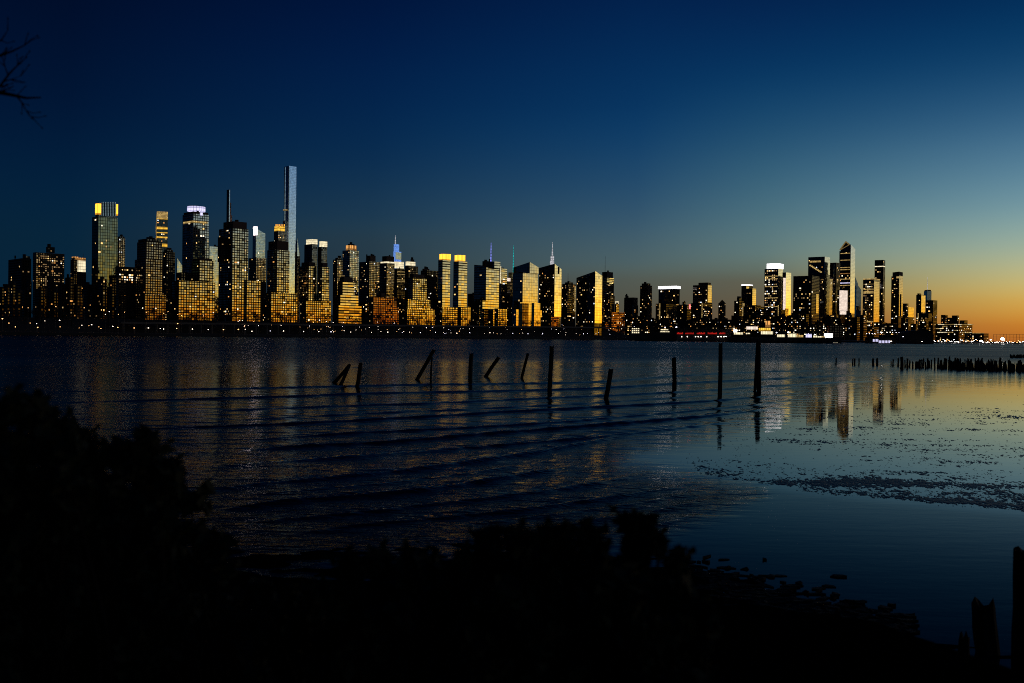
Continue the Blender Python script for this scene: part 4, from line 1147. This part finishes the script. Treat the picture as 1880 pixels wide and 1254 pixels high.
for x in (1246.5, 1251.5, 1262, 1277, 1282, 1287, 1297.5, 1318.5, 1324, 1329, 1333):
    a = on_ray(x, 1329) - o.x
    MB().box((a, -.6, zpx(x, 618.8, 1329)), (1.2, .4, 1.2)).make('wall_lamp', LM['white'], r)
# moored ship
r = empty('moored_ship', (on_ray(1205, 1290), 1290, 0), 'long dark moored ship with a white lit deckhouse before the red lettered shed', 'ship')
o = Vector(r.location)
a, b = on_ray(1164, 1290) - o.x, on_ray(1252, 1290) - o.x
zt = zpx(1205, 613, 1290)
mb = MB()
prof = [(a, 0, .2), (a + 9, 4.5, 1), (b - 6, 4.5, 1), (b, 0, .2)]
lo = [(a + 3, 4), (a + 10, 1), (b - 7, 1), (b - 2, 4), (b - 7, 9), (a + 10, 9)]
hi = [(a, 5), (a + 9, 0), (b - 6, 0), (b, 5), (b - 6, 11), (a + 9, 11)]
mb.v = [(q[0], q[1], -.6) for q in lo] + [(q[0], q[1], zt) for q in hi]
mb.f = [(i, (i + 1) % 6, 6 + (i + 1) % 6, 6 + i) for i in range(6)] + [tuple(range(6, 12))]
mb.u = [tuple((0, 0) for _ in q) for q in mb.f]
mb.make('hull', M['pier_dark'], r)
dk = MB().box((on_ray(1220, 1290) - o.x, 5.5, zt), (30, 7, 3)).make('deckhouse', M['pier_dark'], r)
for x0, x1, y0, y1 in ((1213, 1227, 604, 606.5), (1212, 1229, 608, 610)):
    a_, b_ = on_ray(x0, 1290) - o.x, on_ray(x1, 1290) - o.x
    MB().prism([(a_, 1.0), (b_, 1.0), (b_, 1.8), (a_, 1.8)], zpx(x0, y1, 1290), zpx(x0, y0, 1290)).make('lit_cabin_row', M['lit_cream'], r)
MB().tube([(on_ray(1180, 1290) - o.x, 5, zt), (on_ray(1168, 1290) - o.x, 5, zt + 9)], [.35, .15], 5).make('derrick', M['steel'], r)
for x, y, lab in ((1221, 601, 'bright lilac floodlight above the deckhouse of the moored ship'), (1241.5, 600.5, 'largest lilac floodlight between the moored ship and the red lettered shed')):
    lamp(x, y, 1335, 'cool', 2.0 if x > 1230 else 1.5, lab, None)
r, o, z = pier('quay block with stacked white lit windows beyond the shore brick block', 1158, 1178, 1420, 612, 12, 'quay_building', 'quay building')
for j in range(3):
    for i in range(4):
        x = 1161 + i * 3.6
        MB().box((on_ray(x, 1420) - o.x, -.5, zpx(x, 611 - j * 3.6 + 1, 1420)), (2.2, .4, 1.9)).make('lit_window', M['lit_cream'], r)
lamp(1425.5, 610.5, 1247, 'cool', 1.7, 'lilac floodlight at the foot of the white gold tower, nearer the long pier', None)
lamp(1447, 610, 1247, 'cool', 2.2, 'brightest lilac floodlight below the slim white gold tower', None)
lamp(1484, 614, 1247, 'cool', 2.4, 'large lilac floodlight in front of the broad speckled tower', None)
lamp(1496, 614, 1247, 'cool', 1.5, 'lilac floodlight beside the large one before the speckled tower', None)
r, o, z = pier('flat quay with glowing pale huts behind the long black pier', 1425, 1545, 1240, 620)
for x0, x1, y0, y1, mk in ((1430, 1441, 614, 617, 'lit_cream'), (1450, 1462, 612, 618, 'lit_cream'), (1465, 1475, 615, 619, 'lit_dull'), (1483, 1490, 613, 617, 'lit_lilac'), (1517, 1529, 612, 616.5, 'lit_white'), (1522, 1548, 598, 613, 'gold_dim'), (1497, 1500, 616, 619, 'lit_cream'), (1505, 1508, 617, 620, 'lit_cream'), (1512, 1515, 617, 620, 'lit_dull')):
    a, b = on_ray(x0, 1245) - o.x, on_ray(x1, 1245) - o.x
    MB().prism([(a, 5), (b, 5), (b, 14), (a, 14)], min(zpx(x0, y1, 1245), z + .2), zpx(x0, y0, 1245)).make('hut' if mk == 'gold_dim' else 'lit_hut', M[mk], r)
r, o, z = pier('dark ferry landing with a row of tall white lit bays', 1596, 1645, 1330, 619.5, 16, 'ferry_landing', 'ferry landing')
for i in range(12):
    x = 1603 + i * 2.7
    MB().box((on_ray(x, 1330) - o.x, -.5, zpx(x, 630 if i > 3 else 627.5, 1330)), (1.2, .4, 3.6)).make('lit_bay', M['lit_lilac'], r)
lamp(1636, 626.5, 1325, 'white', 1.7, 'bright lamp at the end of the ferry landing bays', None)
lamp(1618.5, 610.5, 1480, 'big', 1.6, 'tall white glowing light above the ferry landing', None)
for i, x in enumerate((1591, 1596, 1601, 1606, 1629, 1638.5, 1645, 1650.5)):
    lamp(x, 612.5 - (2 if i > 3 else 0), 1500, 'cool', 1.0, 'small lilac lamp in the row above the ferry landing', 'lamps above the ferry landing')
# dark vaulted hall
r = empty('vaulted_hall', (on_ray(1687, 1420), 1420, 0), 'dark vaulted hall on the water between the ferry landing and the terraced pier building', 'hall')
o = Vector(r.location)
a, b = on_ray(1661, 1420) - o.x, on_ray(1714, 1420) - o.x
zt, ze = zpx(1687, 606, 1420), zpx(1687, 617, 1420)
MB().prism([(a, 0), (b, 0), (b, 30), (a, 30)], -1, ze).make('wall', M['pier_dark'], r)
mb = MB()
nn = 12
for yy_ in (-.5, 30.5):
    for i in range(nn + 1):
        t = math.pi * i / nn
        mb.v.append(((a + b) / 2 - (b - a) / 2 * math.cos(t) * 1.02, yy_, ze + (zt - ze) * math.sin(t)))
for i in range(nn):
    mb.f.append((i, i + 1, nn + 2 + i, nn + 1 + i))
    mb.u.append(((0, 0),) * 4)
mb.f += [tuple(range(nn + 1)), tuple(range(2 * nn + 1, nn, -1))]
mb.u += [((0, 0),) * (nn + 1)] * 2
mb.make('roof', M['roof'], r)
lamp(1693, 627, 1410, 'white', 1.4, 'pale lamp at the water door of the dark vaulted hall', None)
lamp(1658, 618, 1410, 'cool', 1.1, 'lilac lamp at the corner of the dark vaulted hall', None)
# long lit pier at the down-river end
r, o, z = pier('long lamp lined pier running out of the picture below the orange sky', 1712, 1960, 1800, 629.5, 30)
lm = 'small white lamp in the dense row along the pier below the orange sky'
for i in range(64):
    x = 1715 + i * 2.75 + rt.uniform(-1, 1)
    lamp(x, (626.8 if x < 1800 else 628.5) + rt.uniform(-2.2, 1.2) - (2.0 if rt.random() < .15 else 0), 1796, rt.choice(['white', 'big', 'warm', 'big']), rt.uniform(.6, 1.35) * 1.35, lm, 'lamps along the down-river pier')
lamp(1840.5, 622, 1790, 'big', 6.0, 'largest dazzling white floodlight on the pier below the orange sky', None)
lamp(1819, 623.5, 1790, 'big', 1.9, 'smaller white floodlight up-river of the dazzling one', None)
# ball-court netting posts
r = empty('netting_fence', (on_ray(1852, 1840), 1840, 0), 'tall thin netting on posts behind the dazzling floodlight', 'fence')
o = Vector(r.location)
for i in range(11):
    x = 1824 + i * 6
    MB().box((on_ray(x, 1840) - o.x, 0, 2), (.35, .35, zpx(x, 613.5, 1840) - 2)).make('post', M['steel'], r)
for y in (613.8, 618.5):
    a, b = on_ray(1824, 1840) - o.x, on_ray(1884, 1840) - o.x
    MB().prism([(a, -.1), (b, -.1), (b, .1), (a, .1)], zpx(1854, y + .4, 1840), zpx(1854, y, 1840)).make('rail', M['steel'], r)
# ferry under way
r = empty('ferry', (on_ray(1534, 960), 960, 0), 'small white lit ferry under way off the long black pier', 'ferry')
o = Vector(r.location)
mb = MB()
mb.v = [(-3, -.9, -.3), (2.4, -.9, -.3), (3.6, 0, -.3), (2.4, .9, -.3), (-3, .9, -.3), (-3.4, -1.3, 1.0), (2.8, -1.3, 1.0), (4.6, 0, 1.2), (2.8, 1.3, 1.0), (-3.4, 1.3, 1.0)]
mb.f = [(i, (i + 1) % 5, 5 + (i + 1) % 5, 5 + i) for i in range(5)] + [(5, 6, 7, 8, 9)]
mb.u = [((0, 0),) * len(q) for q in mb.f]
hull = mb.make('hull', simple('hull_white', (.6, .6, .58), .5), r)
cb = MB().box((-.4, 0, 1.02), (4.6, 2, 1.3)).make('cabin', simple('cabin_white', (.6, .6, .58), .5), r)
for i in range(4):
    MB().box((-2.0 + i * 1.1, -1.04, 1.35), (.7, .06, .6)).make('lit_window', M['lit_cream'], cb)
MB().tube([(0, 0, 2.3), (0, 0, 4.2)], [.08, .05], 5).make('mast', M['steel'], r)
mb = MB().prism([(on_ray(1541, 955), 954), (on_ray(1585, 955), 953.6), (on_ray(1585, 955), 955.4), (on_ray(1541, 955), 956)], -.05, .06)
tag(mb.make('ferry_wake_foam', simple('foam', (.55, .57, .6), .7)), kind='stuff')

# ------------------------------------------------------------------ pilings standing in the near water
def piling_mesh(foot, tip, r0, r1, seed, ragged=.5, n=13):
    """a weathered post from foot (below the water) to a broken tip"""
    rn = random.Random(seed)
    ax = tip - foot
    L = ax.length
    ax.normalize()
    a = ax.cross(Vector((0, 1, 0.1))).normalized()
    c = ax.cross(a)
    v, f = [], []
    rows = 9
    tops = [1 - ragged * rn.random() ** 2 * .12 for _ in range(n)]
    tops = [.5 * tops[k] + .25 * tops[k - 1] + .25 * tops[(k + 1) % n] for k in range(n)]
    tops[rn.randrange(n)] = 1.0
    for i in range(rows):
        t = i / (rows - 1)
        wob = a * math.sin(t * 5 + seed) * r0 * .12 + c * math.cos(t * 4 + seed) * r0 * .1
        for k in range(n):
            w = 2 * math.pi * k / n
            rad = (r0 + (r1 - r0) * t) * (1 + .10 * math.sin(k * 2.4 + seed) + rn.uniform(-.06, .06))
            q_ = min(1, max(0, (t - .35) / .65))
            tt_ = t * (1 - (1 - tops[k]) * q_ * q_)
            v.append(tuple(ax * (tt_ * L) + wob + (a * math.cos(w) + c * math.sin(w)) * rad))
    for i in range(rows - 1):
        for k in range(n):
            k2 = (k + 1) % n
            f.append((i * n + k, i * n + k2, (i + 1) * n + k2, (i + 1) * n + k))
    b = len(v)
    v.append(tuple(ax * (L * (.965 if ragged < 1 else min(tops) * .9))))
    for k in range(n):
        f.append(((rows - 1) * n + k, (rows - 1) * n + (k + 1) % n, b))
    return mesh('wooden_piling', v, f, M['wood'], smooth=False)


def piling(bx, by, tx, ty, w, label, w1=None, group='pilings standing in the river', seed=0, lean=0.0, ragged=.5):
    foot = ground(bx, by)
    tip = at(tx, ty, foot.y + lean)
    k = foot.y / F
    ax = (tip - foot).normalized()
    low = foot - ax * 0.9
    me = piling_mesh(low, tip, w * k / 2, (w1 or w * .92) * k / 2, seed, ragged)
    ob = link('wooden_piling', me, None, low)
    return tag(ob, label, 'piling', group)


PIL = [
    (614, 703, 641, 671, 6.5, 'strongly tilted piling, lower of the crossed couple furthest up-river', -1),
    (626, 706, 642, 669, 6.5, 'steeper piling that meets the strongly tilted one at its top', 1.5),
    (655.5, 710, 663, 665, 7.5, 'slightly tilted thick piling just beside the crossed couple', 0),
    (765, 697, 798, 641, 7, 'long tilted piling like a ramp propped on a thin upright pole', 0),
    (790.5, 699, 793, 655, 3.6, 'thin upright pole under the long tilted piling', 0),
    (863, 698, 865.5, 648, 8, 'short thick upright piling in the amber light path', 0),
    (892, 691, 916, 655, 7, 'tilted piling with a rounded head next to the short thick upright one', 0),
    (958, 694, 969, 648, 5.5, 'thin leaning piling before the tall straight one', 0),
    (1009.5, 719, 1012.5, 634, 8.2, 'tall straight piling beneath the slanted gold glass towers', 0),
    (1113, 732, 1122, 676, 8.5, 'leaning piling with a wet foot beside the small gold light path', 0),
    (1238.5, 713, 1237.5, 656, 8.2, 'squat upright piling standing alone with a square head', 0),
    (1321.5, 727, 1323.5, 628, 8.0, 'tall single piling reaching up to the far pier', 0),
    (1386, 716, 1391, 629, 5.5, 'thinner piling of the tallest touching couple', 0),
    (1393, 719, 1393.5, 623, 8.0, 'tallest thick piling of the touching couple', 0),
]
for i, (bx, by, tx, ty, w, lab, ln) in enumerate(PIL):
    piling(bx, by, tx, ty, w, lab, seed=i * 7 + 1, lean=ln)

SINGLES = [(1535, 669, 656, 2.6, 'thin lone stub, first of the old pier stumps from the tall pilings'), (1565.5, 670, 657, 2.6, 'thinner stub of the close couple after the thin lone stub'), (1569, 670, 657, 3.2, 'thicker stub of the close couple after the thin lone stub'), (1577, 670, 656.5, 2.6, 'slim stub with a pinched waist beside the close couple'), (1603, 671, 657, 4.4, 'broad ragged stub, first of the two separate broad ones'), (1610.5, 671, 656.5, 4.0, 'broad ragged stub, second of the two separate broad ones'), (1636, 672, 661, 2.0, 'thin short stub in front of the dense row of stumps'), (1639.5, 672, 658, 2.8, 'slightly taller stub touching the thin short one'), (1649, 672, 656, 3.4, 'tall square stub just before the stub with a spike'), (1655.5, 677, 654, 6.5, 'widest stub with a spike on top at the start of the dense row')]
for i, (x, yb, yt, w, lab) in enumerate(SINGLES):
    ob = piling(x, yb, x + .3, yt, w, lab, w1=w * .8, group='old pier stumps', seed=100 + i, ragged=1.6)
    ob.name = 'pier_stump'
rs = random.Random(4)
lab = 'short black rotten stump in the dense row of old pier stumps below the orange sky'
x = 1662.0
i = 0
while x < 1930:
    dense = x > 1725
    yb = 675 + min(1, max(0, (x - 1690) / 190)) * 7 + rs.uniform(-1.5, 1.5)
    h = rs.uniform(13, 21) if not dense else rs.uniform(14, 24)
    w = rs.uniform(2.8, 5.2)
    ob = piling(x, yb, x + rs.uniform(-1.0, 1.0), yb - h, w, lab, w1=w * rs.uniform(.45, .85), group='old pier stumps in the dense row', seed=200 + i, ragged=2.2)
    ob.name = 'pier_stump'
    x += rs.uniform(2.6, 6.5) if not dense else rs.uniform(2.0, 3.7)
    i += 1
lab = 'tiny stump in the far clump behind the dense row of pier stumps'
for i in range(18):
    x = 1856 + i * 2.6 + rs.uniform(-.6, .6)
    ob = piling(x, 656.8 + rs.uniform(-.5, .8), x, 651 + rs.uniform(-1.2, 1.5), rs.uniform(2.2, 3.6), lab, group='far clump of pier stumps', seed=400 + i, ragged=1.5)
    ob.name = 'pier_stump'
# near stumps beside the bank
NEAR = [(1814, 1198, 1808, 1092, 44, 40, 'ragged broken stump rising from the dark pool near the bank'), (1771, 1222, 1771, 1155, 26, 18, 'small knobbly stub beside the ragged broken stump'), (1880, 1290, 1878, 1006, 40, 32, 'tall thick post cut by the edge of the picture near the bank'), (1534, 1196, 1532, 1120, 40, 30, 'squat dark stub on the muddy edge of the bank')]
for i, (bx, by, tx, ty, w, w1, lab) in enumerate(NEAR):
    ob = piling(bx, by, tx, ty, w, lab, w1=w1, group='stumps beside the bank', seed=500 + i, ragged=2.4 if i != 2 else .6)
    ob.name = 'broken_stump' if i != 2 else 'wooden_post'

# ------------------------------------------------------------------ weed and debris along the muddy edge
rd = random.Random(77)
mb = MB()
for i in range(560):
    x = 1240 + 430 * rd.random() ** 1.3
    y = np.interp(x, [1240, 1480, 1670], [1052, 1118, 1165]) + rd.gauss(0, 20)
    c = ground(x, y)
    w, l, h = rd.uniform(.02, .10), rd.uniform(.04, .22), rd.uniform(.01, .05)
    a_ = rd.gauss(0, .5)
    ux, uy = math.cos(a_), math.sin(a_)
    pts = [(c.x + ux * p_ * l - uy * q_ * w, c.y + uy * p_ * l + ux * q_ * w) for p_, q_ in ((-1, -.3), (-.2, -1), (1, -.5), (.7, .6), (-.4, 1))]
    mb.prism(pts, -.05, [.012 + h * rd.random() for _ in range(5)])
tag(mb.make('shore_debris', M['wood']), kind='stuff')

# ------------------------------------------------------------------ bushes on the near bank
def bush(label, clumps, Y0, name='bush', leaf=(.035, .07), per=210, seed=0):
    rn = random.Random(seed)
    c0 = at(clumps[0][0], clumps[0][1], Y0)
    gz = bank_z(c0.x, Y0)
    org = Vector((c0.x, Y0, gz))
    r = empty(name, org, label, 'bush', 'bushes on the near bank')
    v, f = [], []
    st = MB()
    for cx_, cy_, rp in clumps:
        Yc = Y0 + rn.uniform(-.25, .25)
        c = at(cx_, cy_, Yc)
        rad = rp * Yc / F
        k = int(per * max(.35, (rad / .22) ** 2))
        lobes = [Vector((rn.uniform(-.6, .6), rn.uniform(-.6, .6), rn.uniform(-.5, .7))) * rad for _ in range(6)]
        for _ in range(k):
            l = rn.choice(lobes)
            dv = Vector((rn.gauss(0, 1), rn.gauss(0, 1), rn.gauss(0, 1))).normalized() * rad * .55 * rn.random() ** .45
            q = c + l + dv - org
            s = rn.uniform(*leaf)
            a = Vector((rn.gauss(0, 1), rn.gauss(0, 1), rn.gauss(0, 1))).normalized()
            b_ = a.cross(Vector((rn.gauss(0, 1), rn.gauss(0, 1), rn.gauss(0, 1)))).normalized()
            n0 = len(v)
            v += [tuple(q - a * s), tuple(q - b_ * s * .5 + a * .1 * s), tuple(q + a * s), tuple(q + b_ * s * .5 + a * .1 * s)]
            f.append((n0, n0 + 1, n0 + 2, n0 + 3))
        if rp < 60 and cy_ < 1060:
            for _ in range(2):
                d_ = Vector((rn.uniform(-.9, .9), rn.uniform(-.3, .3), rn.uniform(.2, 1))).normalized()
                b0 = c - org + d_ * rad * .7
                b1 = b0 + d_ * rn.uniform(.04, .09) + Vector((rn.uniform(-.03, .03), 0, 0))
                st.tube([b0, (b0 + b1) / 2, b1], [.004, .003, .002], 4)
                for _q in range(5):
                    q = b0 + (b1 - b0) * rn.uniform(.3, 1.05)
                    s = rn.uniform(.02, .04)
                    a = Vector((rn.gauss(0, 1), rn.gauss(0, 1), rn.gauss(0, 1))).normalized()
                    b_ = a.cross(Vector((rn.gauss(0, 1), rn.gauss(0, 1), rn.gauss(0, 1)))).normalized()
                    n0 = len(v)
                    v += [tuple(q - a * s), tuple(q - b_ * s * .5), tuple(q + a * s), tuple(q + b_ * s * .5)]
                    f.append((n0, n0 + 1, n0 + 2, n0 + 3))
        foot = Vector((c.x + rn.uniform(-.2, .2) - org.x, rn.uniform(-.1, .1), -.05))
        mid = (foot + (c - org)) / 2 + Vector((rn.uniform(-.1, .1), 0, 0))
        st.tube([foot, mid, c - org], [.018, .013, .006], 5)
    link('foliage', mesh('foliage', v, f, M['leaf']), r)
    st.make('stems', M['bark'], r)
    return r


def fill(x0, x1, top, bottom, step, rad):
    """clumps filling the mass under an outline [(x, y), ...]"""
    out_ = []
    xs_ = [q[0] for q in top]
    ys_ = [q[1] for q in top]
    rn = random.Random(int(x0))
    x = x0
    while x < x1:
        y = float(np.interp(x, xs_, ys_)) + rad * .75
        while y < bottom:
            out_.append((x + rn.uniform(-.2, .2) * step, y + rn.uniform(-.1, .3) * step, rad * rn.uniform(.8, 1.15)))
            y += step
        x += step
    return out_


bush('tallest dark bush at the edge of the picture, its round top against the water', fill(-150, 120, [(-150, 730), (0, 716), (60, 728), (120, 780)], 1270, 52, 44), 4.6, seed=1)
bush('dark sloping bush with a small gap where the water glints through', fill(100, 330, [(100, 775), (165, 785), (185, 800), (260, 800), (330, 850)], 1270, 50, 36), 4.9, seed=2)
bush('lower dark bush at the foot of the slope, nearest the open water', fill(300, 420, [(300, 868), (340, 892), (370, 950), (420, 1030)], 1270, 46, 30), 5.3, seed=3)
bush('low dark bush with a faint ragged top in the middle of the bank', fill(600, 890, [(590, 1090), (640, 1025), (700, 1005), (800, 1008), (890, 1015)], 1270, 50, 34), 4.5, seed=4)
bush('dark bush with three round leafy heads standing out against the water', [(895, 998, 22), (945, 1000, 16), (960, 994, 15), (1008, 986, 25), (1030, 990, 20), (1078, 986, 20), (1085, 998, 18)] + fill(870, 1125, [(870, 1010), (1125, 1005)], 1270, 44, 36), 4.3, seed=5)
bush('dark bush with one tall leafy sprig, last before the open pool', [(1160, 966, 18), (1180, 970, 17), (1166, 989, 19), (1174, 1005, 16), (1205, 1000, 12), (1165, 1030, 26), (1240, 1035, 18)] + fill(1120, 1330, [(1120, 1040), (1200, 1045), (1270, 1085), (1330, 1150)], 1290, 42, 34), 4.3, seed=6)
bush('low dark scrub on the bank between the pool and the bare foreground', fill(430, 600, [(430, 1085), (520, 1075), (600, 1075)], 1280, 46, 34), 5.0, seed=7)

# ------------------------------------------------------------------ bare tree outside the frame, its twigs reaching in
tp = Vector((-6.6, 7.4, 0))
tp.z = bank_z(tp.x, tp.y) - .1
r = empty('bare_tree', tp, 'leafless tree whose thin dark twigs reach into the upper corner of the sky', 'tree')
o = tp
tr_ = MB().tube([Vector((0, 0, 0)), Vector((.1, .05, 1.4)), Vector((.05, 0, 2.9)), Vector((.25, 0, 4.2)), Vector((.2, .1, 6.5)), Vector((.4, .1, 8.5))], [.2, .17, .15, .12, .07, .02], 9)
tr_.make('trunk', M['bark'], r)


def limb(pts, r0, seed, twigs=9):
    rn = random.Random(seed)
    path = [Vector(q) for q in pts]
    n = len(path)
    mb = MB().tube(path, [.75 * r0 * (1 - .8 * i / (n - 1)) for i in range(n)], 7)
    for t in range(twigs):
        i = rn.randrange(max(1, n // 2 - 1), n)
        s = path[i]
        dr_ = (path[i] - path[i - 1]).normalized() if i else Vector((1, 0, 0))
        dr_ = (dr_ + Vector((rn.uniform(-.6, .6), rn.uniform(-.4, .4), rn.uniform(-.6, .8)))).normalized()
        L = rn.uniform(.04, .11)
        q1 = s + dr_ * L * .5 + Vector((0, 0, rn.uniform(-.02, .02)))
        q2 = q1 + (dr_ + Vector((rn.uniform(-.4, .4), 0, rn.uniform(-.3, .5)))).normalized() * L * .5
        mb.tube([s, q1, q2], [.004, .003, .0018], 5)
        mb.tube([q2 - dr_ * .008, q2, q2 + dr_ * .014], [.002, .005, .0015], 5)
    mb.make('limb', M['bark'], r)


def pxp(x, y, Y=7.4):
    return at(x, y, Y) - o


limb([(.2, 0, 4.0), pxp(-300, 180), pxp(-120, 160), pxp(0, 170), pxp(30, 176), pxp(48, 180), pxp(75, 179)], .035, 1)
limb([pxp(30, 176), pxp(40, 188), pxp(48, 203), pxp(58, 214)], .009, 2, 6)
limb([(.2, 0, 4.3), pxp(-300, 120), pxp(-100, 115), pxp(0, 102), pxp(22, 94), pxp(45, 83)], .026, 3, 7)
limb([pxp(-90, 150), pxp(-40, 170), pxp(0, 158), pxp(18, 134), pxp(32, 120), pxp(46, 108)], .018, 4, 9)
limb([pxp(5, 150), pxp(20, 146), pxp(37, 140)], .008, 5, 4)
limb([pxp(14, 136), pxp(9, 122), pxp(8, 112)], .007, 6, 3)
limb([pxp(-110, 118), pxp(-40, 90), pxp(2, 74), pxp(14, 56)], .016, 7, 5)

# ------------------------------------------------------------------ render settings
scene.render.engine = 'CYCLES'
scene.cycles.use_denoising = False   # keep the fine grain of the water and the night sky
scene.cycles.filter_width = 1.0
scene.cycles.max_bounces = 6
scene.cycles.glossy_bounces = 5
scene.cycles.diffuse_bounces = 2
scene.cycles.sample_clamp_indirect = 1.6
scene.cycles.use_adaptive_sampling = False
scene.cycles.caustics_reflective = True
scene.view_settings.view_transform = 'Standard'
scene.view_settings.look = 'None'
scene.view_settings.exposure = 0.0
scene.view_settings.gamma = 1.0
